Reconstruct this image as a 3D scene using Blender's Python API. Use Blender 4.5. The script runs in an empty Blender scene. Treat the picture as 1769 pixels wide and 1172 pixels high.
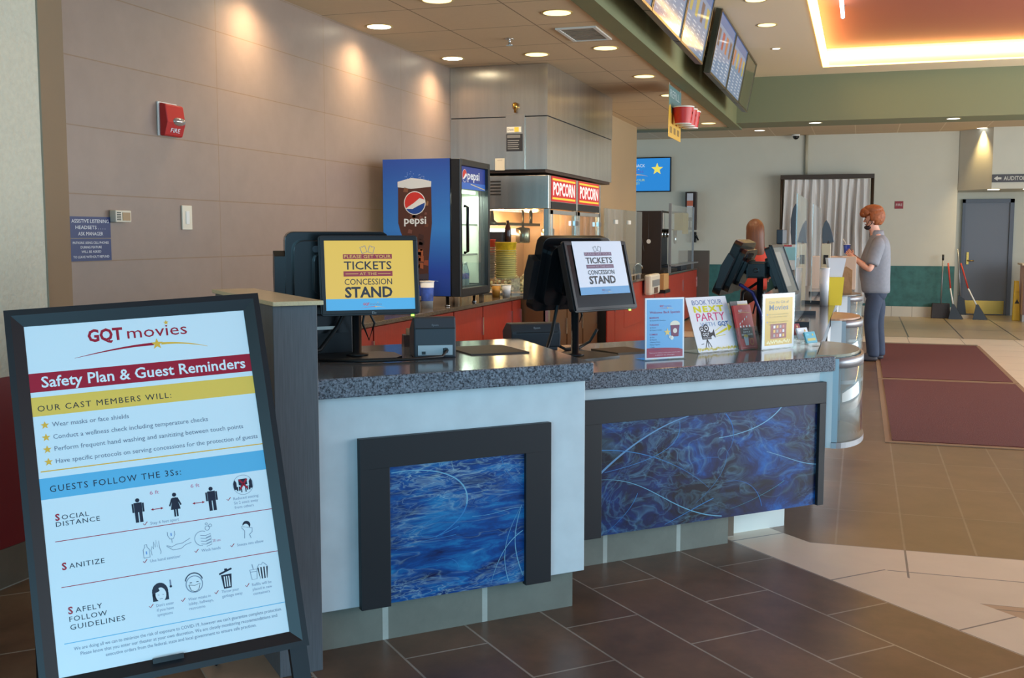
import bpy, bmesh, math, random
from mathutils import Vector, Matrix
from mathutils.geometry import tessellate_polygon
random.seed(7)
S = bpy.context.scene
COL = S.collection
R = math.radians
q = math.sqrt(.5)

# ------------------------------------------------------------------ camera, world, daylight, exposure
cam_d = bpy.data.cameras.new('camera')
cam_d.sensor_width = 36.0
cam_d.lens = 36.0 * 1870 / 1769
cam_d.clip_start = .05
cam_d.clip_end = 200
cam = bpy.data.objects.new('camera', cam_d)
COL.objects.link(cam)
cam.location = (0, 0, 1.5)
cam.rotation_euler = (R(90 - 5.487), 0, R(17.83 - 90))
S.camera = cam

world = bpy.data.worlds.new('world')
S.world = world
world.use_nodes = True
bg = world.node_tree.nodes['Background']
bg.inputs[0].default_value = (.50, .80, 1.08, 1)
bg.inputs[1].default_value = 1.0

def area(name, loc, rot, sx, sy, power, col, spread=180):
    d = bpy.data.lights.new(name, 'AREA')
    d.shape = 'RECTANGLE'
    d.size, d.size_y = sx, sy
    d.energy = power
    d.color = col
    d.spread = R(spread)
    o = bpy.data.objects.new(name, d)
    COL.objects.link(o)
    o.location = loc
    o.rotation_euler = rot
    return o
# daylight through the glazed entrance behind the camera
area('entrance_daylight', (-3.0, -.6, 1.55), (R(90), 0, R(-90)), 6.5, 2.6, 240, (.30, .74, 1.0))
# unseen fill light added on the right to brighten lobby and far wall
area('lobby_side_fill', (10.5, -6.5, 1.7), (R(90), 0, 0), 13, 2.4, 740, (.90, .97, 1.0))

S.view_settings.view_transform = 'Standard'
S.view_settings.look = 'None'
S.view_settings.exposure = 0.13
S.view_settings.gamma = 1.0
S.view_settings.use_curve_mapping = False
S.cycles.use_denoising = True
S.cycles.max_bounces = 7
S.cycles.transparent_max_bounces = 12
S.cycles.sample_clamp_indirect = 6
S.cycles.caustics_reflective = False
S.cycles.caustics_refractive = False

# ------------------------------------------------------------------ materials
def lin(c):
    out = []
    for v in c[:3]:
        v /= 255.0
        out.append(v / 12.92 if v <= .04045 else ((v + .055) / 1.055) ** 2.4)
    return (out[0], out[1], out[2], 1)

def newmat(name):
    m = bpy.data.materials.new(name)
    m.use_nodes = True
    nt = m.node_tree
    return m, nt, nt.nodes['Principled BSDF']

def N(nt, t, **kw):
    n = nt.nodes.new(t)
    for k, v in kw.items():
        setattr(n, k, v)
    return n

def mat(name, col, rough=.5, metal=0, noise=0, nscale=12, bump=0, bscale=60, spec=.5, coat=0, stretch=None):
    m, nt, b = newmat(name)
    L = nt.links
    b.inputs['Roughness'].default_value = rough
    b.inputs['Metallic'].default_value = metal
    b.inputs['Specular IOR Level'].default_value = spec
    b.inputs['Coat Weight'].default_value = coat
    c = lin(col)
    b.inputs['Base Color'].default_value = c
    if noise or bump:
        tc = N(nt, 'ShaderNodeTexCoord')
        mp = N(nt, 'ShaderNodeMapping')
        if stretch:
            mp.inputs['Scale'].default_value = stretch
        L.new(tc.outputs['Object'], mp.inputs['Vector'])
    if noise:
        t = N(nt, 'ShaderNodeTexNoise')
        t.inputs['Scale'].default_value = nscale
        t.inputs['Detail'].default_value = 5
        L.new(mp.outputs[0], t.inputs['Vector'])
        r = N(nt, 'ShaderNodeValToRGB')
        r.color_ramp.elements[0].position = .3
        r.color_ramp.elements[1].position = .7
        r.color_ramp.elements[0].color = tuple(max(0, x * (1 - noise)) for x in c[:3]) + (1,)
        r.color_ramp.elements[1].color = tuple(min(1, x * (1 + noise)) for x in c[:3]) + (1,)
        L.new(t.outputs['Fac'], r.inputs['Fac'])
        L.new(r.outputs['Color'], b.inputs['Base Color'])
    if bump:
        t2 = N(nt, 'ShaderNodeTexNoise')
        t2.inputs['Scale'].default_value = bscale
        t2.inputs['Detail'].default_value = 3
        L.new(mp.outputs[0], t2.inputs['Vector'])
        bp = N(nt, 'ShaderNodeBump')
        bp.inputs['Strength'].default_value = bump
        bp.inputs['Distance'].default_value = .01
        L.new(t2.outputs['Fac'], bp.inputs['Height'])
        L.new(bp.outputs[0], b.inputs['Normal'])
    return m

def emis(name, col, s):
    m, nt, b = newmat(name)
    b.inputs['Base Color'].default_value = (.02, .02, .02, 1)
    b.inputs['Emission Color'].default_value = lin(col)
    b.inputs['Emission Strength'].default_value = s
    return m

def glass(name, col=(245, 250, 250), rough=.02, mix=.12, gloss=1.0):
    """thin clear sheet: mostly see-through with Fresnel reflection"""
    m = bpy.data.materials.new(name)
    m.use_nodes = True
    nt = m.node_tree
    nt.nodes.clear()
    L = nt.links
    out = N(nt, 'ShaderNodeOutputMaterial')
    tr = N(nt, 'ShaderNodeBsdfTransparent')
    tr.inputs[0].default_value = lin(col)
    gl = N(nt, 'ShaderNodeBsdfGlossy')
    gl.inputs['Roughness'].default_value = rough
    gl.inputs['Color'].default_value = (gloss, gloss, gloss, 1)
    df = N(nt, 'ShaderNodeBsdfDiffuse')
    df.inputs['Color'].default_value = (.8, .85, .85, 1)
    fr = N(nt, 'ShaderNodeFresnel')
    fr.inputs['IOR'].default_value = 1.45
    m1 = N(nt, 'ShaderNodeMixShader')
    m1.inputs[0].default_value = mix
    m2 = N(nt, 'ShaderNodeMixShader')
    L.new(tr.outputs[0], m1.inputs[1])
    L.new(df.outputs[0], m1.inputs[2])
    ge = N(nt, 'ShaderNodeNewGeometry')
    fb = N(nt, 'ShaderNodeMath', operation='SUBTRACT')
    fb.inputs[0].default_value = 1
    L.new(ge.outputs['Backfacing'], fb.inputs[1])
    ff = N(nt, 'ShaderNodeMath', operation='MULTIPLY')
    L.new(fr.outputs[0], ff.inputs[0])
    L.new(fb.outputs[0], ff.inputs[1])
    L.new(ff.outputs[0], m2.inputs[0])
    L.new(m1.outputs[0], m2.inputs[1])
    L.new(gl.outputs[0], m2.inputs[2])
    L.new(m2.outputs[0], out.inputs[0])
    return m

def tiles(name, col, mortar, a, b_, bw, bh, ms=.004, offset=0.0, var=.12, rough=.4, noise=.15, nscale=4, bump=.15, second=None, spec=.5):
    """tile grid laid out in world metres. a=(x,y,z,c) gives the coordinate along a tile, b_ across rows"""
    m, nt, p = newmat(name)
    L = nt.links
    g = N(nt, 'ShaderNodeNewGeometry')
    def dot(v):
        d = N(nt, 'ShaderNodeVectorMath', operation='DOT_PRODUCT')
        d.inputs[1].default_value = v[:3]
        L.new(g.outputs['Position'], d.inputs[0])
        s = N(nt, 'ShaderNodeMath', operation='ADD')
        s.inputs[1].default_value = v[3]
        L.new(d.outputs['Value'], s.inputs[0])
        return s
    cx = N(nt, 'ShaderNodeCombineXYZ')
    L.new(dot(a).outputs[0], cx.inputs[0])
    L.new(dot(b_).outputs[0], cx.inputs[1])
    br = N(nt, 'ShaderNodeTexBrick')
    br.offset = offset
    br.offset_frequency = 2
    br.inputs['Scale'].default_value = 1
    br.inputs['Brick Width'].default_value = bw
    br.inputs['Row Height'].default_value = bh
    br.inputs['Mortar Size'].default_value = ms
    br.inputs['Mortar Smooth'].default_value = .1
    c = lin(col)
    c2 = lin(second) if second else tuple(x * (1 - var) for x in c[:3]) + (1,)
    br.inputs['Color1'].default_value = c
    br.inputs['Color2'].default_value = c2
    br.inputs['Mortar'].default_value = lin(mortar)
    L.new(cx.outputs[0], br.inputs['Vector'])
    t = N(nt, 'ShaderNodeTexNoise')
    t.inputs['Scale'].default_value = nscale
    t.inputs['Detail'].default_value = 8
    t.inputs['Roughness'].default_value = .65
    L.new(g.outputs['Position'], t.inputs['Vector'])
    mr = N(nt, 'ShaderNodeMapRange')
    mr.inputs[1].default_value = .25
    mr.inputs[2].default_value = .75
    mr.inputs[3].default_value = 1 - noise
    mr.inputs[4].default_value = 1 + noise
    L.new(t.outputs['Fac'], mr.inputs[0])
    mx = N(nt, 'ShaderNodeVectorMath', operation='SCALE')
    L.new(br.outputs['Color'], mx.inputs[0])
    L.new(mr.outputs[0], mx.inputs['Scale'])
    L.new(mx.outputs[0], p.inputs['Base Color'])
    p.inputs['Roughness'].default_value = rough
    p.inputs['Specular IOR Level'].default_value = spec
    bp = N(nt, 'ShaderNodeBump')
    bp.inputs['Strength'].default_value = bump
    bp.inputs['Distance'].default_value = .004
    iv = N(nt, 'ShaderNodeMath', operation='SUBTRACT')
    iv.inputs[0].default_value = 1
    L.new(br.outputs['Fac'], iv.inputs[1])
    L.new(iv.outputs[0], bp.inputs['Height'])
    L.new(bp.outputs[0], p.inputs['Normal'])
    return m

def granite(name, dark, light, rough=.12):
    m, nt, p = newmat(name)
    L = nt.links
    tc = N(nt, 'ShaderNodeTexCoord')
    v = N(nt, 'ShaderNodeTexNoise')
    v.inputs['Scale'].default_value = 150
    v.inputs['Detail'].default_value = 3
    v.inputs['Roughness'].default_value = .7
    L.new(tc.outputs['Object'], v.inputs['Vector'])
    r = N(nt, 'ShaderNodeValToRGB')
    e = r.color_ramp.elements
    e[0].position, e[0].color = .38, lin(dark)
    e[1].position, e[1].color = .62, lin(light)
    L.new(v.outputs['Fac'], r.inputs[0])
    L.new(r.outputs[0], p.inputs['Base Color'])
    p.inputs['Roughness'].default_value = rough
    p.inputs['Specular IOR Level'].default_value = .6
    return m

def art(name, seed, stretch, hues, rot=0, warp=.5, lo=.36, hi=.68, amount=.5):
    """swirling blue print: warped cloudy ground crossed by fine light filaments"""
    m, nt, p = newmat(name)
    L = nt.links
    tc = N(nt, 'ShaderNodeTexCoord')
    mp = N(nt, 'ShaderNodeMapping')
    mp.inputs['Location'].default_value = (seed, seed * .37, seed * .71)
    mp.inputs['Rotation'].default_value = (0, rot, 0)
    mp.inputs['Scale'].default_value = stretch
    L.new(tc.outputs['Object'], mp.inputs[0])
    def noise(scale, det, dist, src):
        n = N(nt, 'ShaderNodeTexNoise')
        n.inputs['Scale'].default_value = scale
        n.inputs['Detail'].default_value = det
        n.inputs['Distortion'].default_value = dist
        L.new(src, n.inputs['Vector'])
        return n
    def math_(op, a, b_, clamp=False):
        k = N(nt, 'ShaderNodeMath', operation=op, use_clamp=clamp)
        for i, v in enumerate((a, b_)):
            if isinstance(v, (int, float)): k.inputs[i].default_value = v
            else: L.new(v, k.inputs[i])
        return k.outputs[0]
    w = noise(1.6, 2, 0, mp.outputs[0])
    vs = N(nt, 'ShaderNodeVectorMath', operation='SUBTRACT'); L.new(w.outputs['Color'], vs.inputs[0]); vs.inputs[1].default_value = (.5, .5, .5)
    sc = N(nt, 'ShaderNodeVectorMath', operation='SCALE'); L.new(vs.outputs[0], sc.inputs[0]); sc.inputs['Scale'].default_value = warp * 2
    ad = N(nt, 'ShaderNodeVectorMath', operation='ADD'); L.new(mp.outputs[0], ad.inputs[0]); L.new(sc.outputs[0], ad.inputs[1])
    W_ = ad.outputs[0]
    def ridge(n, k, pw):
        d = math_('ABSOLUTE', math_('SUBTRACT', n.outputs['Fac'], .5), 0)
        return math_('POWER', math_('SUBTRACT', 1, math_('MULTIPLY', d, k), True), pw)
    base = noise(1.5, 12, .3, W_)
    base.inputs['Roughness'].default_value = .68
    ramp = N(nt, 'ShaderNodeValToRGB')
    e = ramp.color_ramp.elements
    e[0].position, e[0].color = lo, lin(hues[0])
    e[1].position, e[1].color = hi, lin(hues[2])
    k = e.new((lo + hi) / 2); k.color = lin(hues[1])
    L.new(base.outputs['Fac'], ramp.inputs[0])
    r1 = ridge(noise(1.0, 3.5, .5, W_), 55, 2.2)
    r2 = ridge(noise(2.6, 4, .8, W_), 30, 1.8)
    r3 = ridge(noise(6.0, 5, .8, W_), 14, 1.5)
    mk = noise(.8, 2, .3, mp.outputs[0])
    mr = N(nt, 'ShaderNodeMapRange'); mr.inputs[1].default_value = .46; mr.inputs[2].default_value = .64
    L.new(mk.outputs['Fac'], mr.inputs[0])
    tot = math_('ADD', math_('MULTIPLY', r1, .35), math_('MULTIPLY', math_('ADD', math_('MULTIPLY', r2, .7), math_('MULTIPLY', r3, .6)), mr.outputs[0]), True)
    mx = N(nt, 'ShaderNodeMix', data_type='RGBA')
    L.new(math_('MULTIPLY', tot, amount), mx.inputs[0])
    L.new(ramp.outputs[0], mx.inputs[6])
    mx.inputs[7].default_value = lin(hues[3])
    L.new(mx.outputs[2], p.inputs['Base Color'])
    p.inputs['Roughness'].default_value = .35
    return m

BLACK = mat('black_laminate', (24, 26, 31), .5)
BLACKP = mat('black_plastic', (26, 26, 29), .38)
BLACKS = mat('black_gloss_plastic', (20, 20, 22), .2)
GREYP = mat('charcoal_plastic', (52, 55, 62), .5)
RUBBER = mat('cable_rubber', (16, 16, 18), .55)
WHITEP = mat('white_plastic', (228, 228, 222), .4)
CREAMP = mat('cream_plastic', (224, 216, 196), .45)
STEEL = mat('brushed_steel', (200, 192, 180), .27, 1, noise=.08, nscale=2.5, stretch=(6, 6, .25), bump=.06, bscale=3)
for _m in (STEEL,):
    _b = _m.node_tree.nodes['Principled BSDF']
    _b.inputs['Anisotropic'].default_value = .75
STEELD = mat('dark_brushed_steel', (128, 112, 92), .3, 1, noise=.06, nscale=4, stretch=(1, 1, 25))
CHROME = mat('chrome', (215, 215, 215), .1, 1)
ALU = mat('grey_aluminium', (150, 152, 156), .4, .6)
BRASS = mat('brass', (196, 148, 74), .25, 1)
LAMIN = mat('pale_grey_laminate', (206, 214, 218), .5, noise=.06, nscale=9)
WOODGREY = mat('grey_woodgrain_laminate', (92, 92, 96), .5, noise=.14, nscale=14, stretch=(14, 14, .6))
CAPSTONE = mat('speckled_cream_laminate', (214, 190, 150), .3, noise=.1, nscale=160)
GRAN = granite('grey_granite', (44, 48, 56), (132, 140, 152))
GRANB = granite('brown_granite', (70, 62, 54), (112, 102, 90))
REDCAB = mat('red_woodgrain_laminate', (176, 58, 40), .38, noise=.12, nscale=10, stretch=(10, 10, .8))
DARKGAP = mat('dark_recess', (26, 22, 22), .7)
CARCASS = mat('dark_carcass', (58, 50, 46), .6)
ACRYL = glass('clear_acrylic', mix=.04)
ACRYL2 = glass('clear_acrylic_hazy', (236, 242, 242), .03, .10)
GLASSP = glass('glass_pane', (235, 242, 240), .01, .04)
RED = mat('red_enamel', (190, 42, 40), .35)

# ------------------------------------------------------------------ mesh builder
class MB:
    def __init__(s):
        s.v, s.f, s.mi, s.sm = [], [], [], []
    def add(s, vs, fs, mi=0, smooth=False):
        o = len(s.v)
        s.v += [tuple(x) for x in vs]
        s.f += [tuple(i + o for i in f) for f in fs]
        s.mi += [mi] * len(fs)
        s.sm += [smooth] * len(fs)
        return s
    def box(s, x0, x1, y0, y1, z0, z1, mi=0):
        x0, x1 = min(x0, x1), max(x0, x1); y0, y1 = min(y0, y1), max(y0, y1); z0, z1 = min(z0, z1), max(z0, z1)
        return s.add([(x0, y0, z0), (x1, y0, z0), (x1, y1, z0), (x0, y1, z0), (x0, y0, z1), (x1, y0, z1), (x1, y1, z1), (x0, y1, z1)],
                     [(0, 3, 2, 1), (4, 5, 6, 7), (0, 1, 5, 4), (1, 2, 6, 5), (2, 3, 7, 6), (3, 0, 4, 7)], mi)
    def prism(s, pts, z0, z1, mi=0, smooth=False):
        """extrude a 2D outline (counter-clockwise) upwards"""
        n = len(pts)
        vs = [(x, y, z0) for x, y in pts] + [(x, y, z1) for x, y in pts]
        s.add(vs, [(i, (i + 1) % n, n + (i + 1) % n, n + i) for i in range(n)], mi, smooth)
        tr = tessellate_polygon([[Vector((x, y, 0)) for x, y in pts]])
        s.add(vs, [tuple(reversed(t)) for t in tr] + [tuple(i + n for i in t) for t in tr], mi)
        return s
    def prism_y(s, pts, y0, y1, mi=0):
        """extrude an (x,z) outline along y"""
        n = len(pts)
        vs = [(x, y0, z) for x, z in pts] + [(x, y1, z) for x, z in pts]
        s.add(vs, [(i, (i + 1) % n, n + (i + 1) % n, n + i) for i in range(n)], mi)
        tr = tessellate_polygon([[Vector((x, z, 0)) for x, z in pts]])
        s.add(vs, [tuple(t) for t in tr] + [tuple(i + n for i in reversed(t)) for t in tr], mi)
        return s
    def prism_x(s, pts, x0, x1, mi=0):
        """extrude a (y,z) outline along x"""
        n = len(pts)
        vs = [(x0, y, z) for y, z in pts] + [(x1, y, z) for y, z in pts]
        s.add(vs, [(i, (i + 1) % n, n + (i + 1) % n, n + i) for i in range(n)], mi)
        tr = tessellate_polygon([[Vector((y, z, 0)) for y, z in pts]])
        s.add(vs, [tuple(reversed(t)) for t in tr] + [tuple(i + n for i in t) for t in tr], mi)
        return s
    def lathe(s, prof, c=(0, 0, 0), n=24, mi=0, ax='z', cap=True):
        vs = []
        for r, h in prof:
            for i in range(n):
                a = 2 * math.pi * i / n
                p = (r * math.cos(a), r * math.sin(a), h)
                if ax == 'x': p = (h, r * math.cos(a), r * math.sin(a))
                if ax == 'y': p = (r * math.sin(a), h, r * math.cos(a))
                vs.append((p[0] + c[0], p[1] + c[1], p[2] + c[2]))
        fs = []
        for k in range(len(prof) - 1):
            for i in range(n):
                j = (i + 1) % n
                fs.append((k * n + i, k * n + j, (k + 1) * n + j, (k + 1) * n + i))
        s.add(vs, fs, mi, True)
        if cap:
            s.add(vs, [tuple(reversed(range(n))), tuple(range((len(prof) - 1) * n, len(prof) * n))], mi)
        return s
    def tube(s, pts, r, n=8, mi=0, cap=True):
        pts = [Vector(p) for p in pts]
        rs = r if isinstance(r, (list, tuple)) else [r] * len(pts)
        vs = []
        up = Vector((0, 0, 1))
        for i, p in enumerate(pts):
            d = (pts[min(i + 1, len(pts) - 1)] - pts[max(i - 1, 0)])
            if d.length < 1e-9: d = Vector((0, 0, 1))
            d.normalize()
            ref = up if abs(d.dot(up)) < .95 else Vector((1, 0, 0))
            a = d.cross(ref).normalized()
            b = d.cross(a)
            for k in range(n):
                t = 2 * math.pi * k / n
                vs.append(p + (a * math.cos(t) + b * math.sin(t)) * rs[i])
        fs = []
        for i in range(len(pts) - 1):
            for k in range(n):
                l = (k + 1) % n
                fs.append((i * n + k, i * n + l, (i + 1) * n + l, (i + 1) * n + k))
        s.add(vs, fs, mi, True)
        if cap:
            s.add(vs, [tuple(range(n)), tuple(range((len(pts) - 1) * n, len(pts) * n))], mi)
        return s
    def ball(s, c, rx, ry=None, rz=None, nu=16, nv=10, mi=0):
        ry = ry or rx; rz = rz or rx
        vs = [(c[0], c[1], c[2] - rz)]
        for j in range(1, nv):
            t = math.pi * j / nv
            for i in range(nu):
                a = 2 * math.pi * i / nu
                vs.append((c[0] + rx * math.sin(t) * math.cos(a), c[1] + ry * math.sin(t) * math.sin(a), c[2] - rz * math.cos(t)))
        vs.append((c[0], c[1], c[2] + rz))
        fs = [(0, 1 + (i + 1) % nu, 1 + i) for i in range(nu)]
        for j in range(nv - 2):
            for i in range(nu):
                k = (i + 1) % nu
                fs.append((1 + j * nu + i, 1 + j * nu + k, 1 + (j + 1) * nu + k, 1 + (j + 1) * nu + i))
        o = 1 + (nv - 2) * nu
        fs += [(o + i, o + (i + 1) % nu, len(vs) - 1) for i in range(nu)]
        return s.add(vs, fs, mi, True)
    def build(s, name, mats, parent=None, loc=(0, 0, 0), rot=(0, 0, 0), bevel=0, mtx=None, sub=0):
        me = bpy.data.meshes.new(name)
        me.from_pydata(s.v, [], s.f)
        if not isinstance(mats, (list, tuple)): mats = [mats]
        for m in mats: me.materials.append(m)
        me.polygons.foreach_set('material_index', s.mi)
        me.polygons.foreach_set('use_smooth', s.sm)
        bm = bmesh.new(); bm.from_mesh(me)
        bmesh.ops.remove_doubles(bm, verts=bm.verts, dist=1e-5)
        bmesh.ops.recalc_face_normals(bm, faces=bm.faces)
        bm.to_mesh(me); bm.free()
        o = bpy.data.objects.new(name, me)
        COL.objects.link(o)
        if parent: o.parent = parent
        if mtx is not None: o.matrix_local = mtx
        else:
            o.location = loc; o.rotation_euler = rot
        if bevel:
            b = o.modifiers.new('bevel', 'BEVEL'); b.width = bevel; b.segments = 2; b.limit_method = 'ANGLE'
        if sub:
            b = o.modifiers.new('sub', 'SUBSURF'); b.levels = sub; b.render_levels = sub
        return o

def tag(o, label=None, cat=None, group=None, kind=None):
    if label: o['label'] = label
    if cat: o['category'] = cat
    if group: o['group'] = group
    if kind: o['kind'] = kind
    return o

def thing(name, label, cat, loc=(0, 0, 0), rz=0, group=None):
    o = bpy.data.objects.new(name, None)
    o.empty_display_size = .1
    COL.objects.link(o)
    o.location = loc; o.rotation_euler = (0, 0, rz)
    return tag(o, label, cat, group)

def copy_thing(root, loc, label, rz=None, group=None):
    c = root.copy(); COL.objects.link(c); c.location = loc; c['label'] = label
    if rz is not None: c.rotation_euler = (0, 0, rz)
    if group: c['group'] = group
    for ch in list(root.children):
        k = ch.copy(); COL.objects.link(k); k.parent = c
        for g in list(ch.children):
            d = g.copy(); COL.objects.link(d); d.parent = k
    return c

def struct(name, mb, m, **kw):
    return tag(mb.build(name, m, **kw), kind='structure')

def uv(u, v, z=0): return ((u + v) * q, (v - u) * q, z)
DIAG = R(-45)

# ------------------------------------------------------------------ printed graphics (flat artwork on signs, screens, packaging)
PM = {}
def paper(col, rough=.5, em=0):
    k = (tuple(col), rough, em)
    if k not in PM:
        nm = 'print_%02x%02x%02x' % tuple(int(c) for c in col)
        m, nt, p = newmat(nm)
        p.inputs['Base Color'].default_value = lin(col)
        p.inputs['Roughness'].default_value = rough
        if em:
            p.inputs['Emission Color'].default_value = lin(col)
            p.inputs['Emission Strength'].default_value = em
            p.inputs['Base Color'].default_value = tuple(x * .25 for x in lin(col)[:3]) + (1,)
        PM[k] = m
    return PM[k]

GLY = {}
def glyphs(txt, bold=0, spacing=1.0):
    k = (txt, bold, spacing)
    if k not in GLY:
        c = bpy.data.curves.new('lettering', 'FONT')
        c.body = txt; c.size = 1; c.resolution_u = 2; c.offset = bold; c.space_character = spacing
        o = bpy.data.objects.new('lettering', c)
        me = bpy.data.meshes.new_from_object(o)
        vs = [(v.co.x, v.co.y) for v in me.vertices]
        fs = [tuple(p.vertices) for p in me.polygons]
        bpy.data.objects.remove(o); bpy.data.curves.remove(c); bpy.data.meshes.remove(me)
        GLY[k] = (vs, fs)
    return GLY[k]

class Print:
    """artwork in the local x-z plane, seen from -y"""
    def __init__(s, step=.0005, rough=.5, em=0):
        s.mb = MB(); s.mats = []; s.step = step; s.rough = rough; s.em = em; s.n = 0
    def mi(s, col):
        m = paper(col, s.rough, s.em)
        if m not in s.mats: s.mats.append(m)
        return s.mats.index(m)
    def y(s, L): return -s.step * L
    def poly(s, pts, col, L=1):
        tr = tessellate_polygon([[Vector((x, z, 0)) for x, z in pts]])
        s.mb.add([(x, s.y(L), z) for x, z in pts], [tuple(t) for t in tr], s.mi(col)); return s
    def rect(s, x0, z0, x1, z1, col, L=1):
        s.mb.add([(x0, s.y(L), z0), (x1, s.y(L), z0), (x1, s.y(L), z1), (x0, s.y(L), z1)], [(0, 1, 2, 3)], s.mi(col)); return s
    def slab(s, x0, z0, x1, z1, t, col):
        s.mb.box(x0, x1, 0, t, z0, z1, s.mi(col)); return s
    def circle(s, x, z, r, col, L=1, rz=None, n=20):
        rz = rz or r
        return s.poly([(x + r * math.cos(2 * math.pi * i / n), z + rz * math.sin(2 * math.pi * i / n)) for i in range(n)], col, L)
    def line(s, pts, w, col, L=1, w2=None):
        w2 = w if w2 is None else w2
        n = len(pts)
        vs, fs = [], []
        for i, (x, z) in enumerate(pts):
            a = pts[max(i - 1, 0)]; b = pts[min(i + 1, n - 1)]
            dx, dz = b[0] - a[0], b[1] - a[1]
            l = math.hypot(dx, dz) or 1
            ww = (w + (w2 - w) * i / max(1, n - 1)) / 2
            vs += [(x - dz / l * ww, s.y(L), z + dx / l * ww), (x + dz / l * ww, s.y(L), z - dx / l * ww)]
        for i in range(n - 1):
            fs.append((2 * i, 2 * i + 1, 2 * i + 3, 2 * i + 2))
        s.mb.add(vs, fs, s.mi(col)); return s
    def ring(s, x, z, r, w, col, L=1, n=24, a0=0, a1=360):
        return s.line([(x + r * math.cos(R(a0 + (a1 - a0) * i / n)), z + r * math.sin(R(a0 + (a1 - a0) * i / n))) for i in range(n + 1)], w, col, L)
    def star(s, x, z, r, col, L=1, ir=.42):
        return s.poly([(x + (r if k % 2 == 0 else r * ir) * math.sin(k * math.pi / 5), z + (r if k % 2 == 0 else r * ir) * math.cos(k * math.pi / 5)) for k in range(10)], col, L)
    def text(s, t, x, z, h, col, L=1, al='l', w=None, bold=0, sp=1.0, slant=0, rise=0):
        vs, fs = glyphs(t, bold, sp)
        if not vs: return s
        x0 = min(v[0] for v in vs); x1 = max(v[0] for v in vs)
        k = h / .69
        kx = k if w is None else w / (x1 - x0)
        W = (x1 - x0) * kx
        ox = x - (0 if al == 'l' else W / 2 if al == 'c' else W)
        s.mb.add([(ox + (a - x0) * kx + b * k * slant, s.y(L), z + b * k + rise * (a - x0) * kx) for a, b in vs], fs, s.mi(col)); return s
    def build(s, name, parent=None, loc=(0, 0, 0), rot=(0, 0, 0), mtx=None):
        return s.mb.build(name, s.mats, parent, loc, rot, 0, mtx)

# ================================================================== THE SETTING
U_, V_ = (q, -q, 0), (q, q, 0)
BROWN = (104, 80, 62)
F_NEAR = tiles('floor_tile_brown_diagonal', BROWN, (150, 142, 132), V_ + (-3.484 + 14.0,), U_ + (-1.69 + .33 * 40,), .70, .33, .0045, .5, .2, .34, .5, 3.2)
F_BAND = tiles('floor_tile_cream_diagonal', (214, 202, 184), (120, 116, 112), V_ + (-3.46 + 13.6,), U_ + (-3.34 + .33 * 40,), .68, .33, .005, 0, .05, .4, .06, 3)
F_BAND2 = tiles('floor_tile_cream_cross', (214, 202, 184), (120, 116, 112), (0, 1, 0, .24 + .72 * 30), (1, 0, 0, -4.675 + .355 * 40), .72, .355, .005, 0, .05, .4, .06, 3)
F_TAN = tiles('floor_tile_tan', (178, 152, 128), (120, 110, 100), (0, 1, 0, 20), (1, 0, 0, 20 - 4.675), .7, .35, .005, 0, .06, .4, .1, 3)
F_BROWN = tiles('floor_tile_brown_straight', (112, 86, 64), (128, 112, 96), (1, 0, 0, -5.385 + .71 * 30), (0, 1, 0, .24 + .318 * 60), .71, .318, .005, 0, .16, .32, .26, 4)
F_CREAM = tiles('floor_tile_cream_straight', (214, 200, 176), (140, 130, 112), (1, 0, 0, 20), (0, 1, 0, 30.2), .72, .72, .006, 0, .05, .36, .06, 2)
F_FAR = tiles('floor_tile_beige_far', (176, 158, 124), (84, 78, 64), (1, 0, 0, 20.5), (0, 1, 0, 30.7), 1.5, .75, .012, 0, .07, .3, .06, 2)
fl = MB()
def region(pts, mi): fl.add([(x, y, 0) for x, y in pts], [tuple(range(len(pts)))], mi)
region([(-4, 7), (-4, -8.723), (11.723, 7)], 0)
region([(-4, -8.723), (-4, -9.183), (12.183, 7), (11.723, 7)], 1)
region([(4.675, -.508), (4.675, -12), (5.385, -12), (5.385, .202)], 2)
region([(-4, -9.183), (-4, -12), (4.675, -12), (4.675, -.508)], 3)
region([(5.385, .202), (5.385, -1.55), (16, -1.55), (16, 7), (12.183, 7)], 4)
region([(5.385, -1.55), (5.385, -12), (16.9, -12), (16.9, 7), (16, 7), (16, -1.55)], 5)
region([(16.9, 7), (16.9, -12), (24, -12), (24, 7)], 6)
fl.add([(x, y, .0008) for x, y, _z in (uv(.70, 3.3), uv(.93, 3.3), uv(.93, 5.2), uv(.70, 5.2))], [(0, 1, 2, 3)], 7)
struct('floor', fl, [F_NEAR, F_BAND, F_BAND2, F_TAN, F_BROWN, F_CREAM, F_FAR, mat('floor_tile_tan_strip', (166, 136, 116), .4, noise=.12, nscale=5)])

W_TILE = tiles('wall_tile_taupe', (150, 130, 117), (138, 112, 88), (1, 0, 0, 20 - 5.48), (0, 0, 1, .3627 * 4 - 1.358), 1.48, .3627, .0035, 0, .05, .38, .07, 6, .3)
STUCCO = mat('cream_stucco', (210, 200, 178), .8, noise=.05, nscale=40, bump=.6, bscale=55)
BROWNPAINT = mat('brown_painted_return', (140, 122, 98), .6)
REDPANEL = mat('dark_red_wainscot', (120, 26, 34), .4)
BASETILE = tiles('base_tile_brown', (112, 98, 84), (160, 150, 138), (1, 0, 0, 20), (0, 0, 1, 0), .33, .5, .005, 0, .1, .4, .15, 6)
WALLPAINT = mat('warm_white_wall_paint', (206, 202, 186), .7, noise=.02, nscale=3)
STUBPAINT = mat('tan_wall_paint', (176, 148, 112), .6)
TEAL = mat('teal_wall_covering', (54, 106, 102), .6, noise=.22, nscale=9)
BASECREAM = tiles('base_tile_cream', (206, 196, 176), (150, 140, 124), (0, 1, 0, 20), (0, 0, 1, .2), .36, .4, .006, 0, .03, .4, .04, 3)
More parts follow.
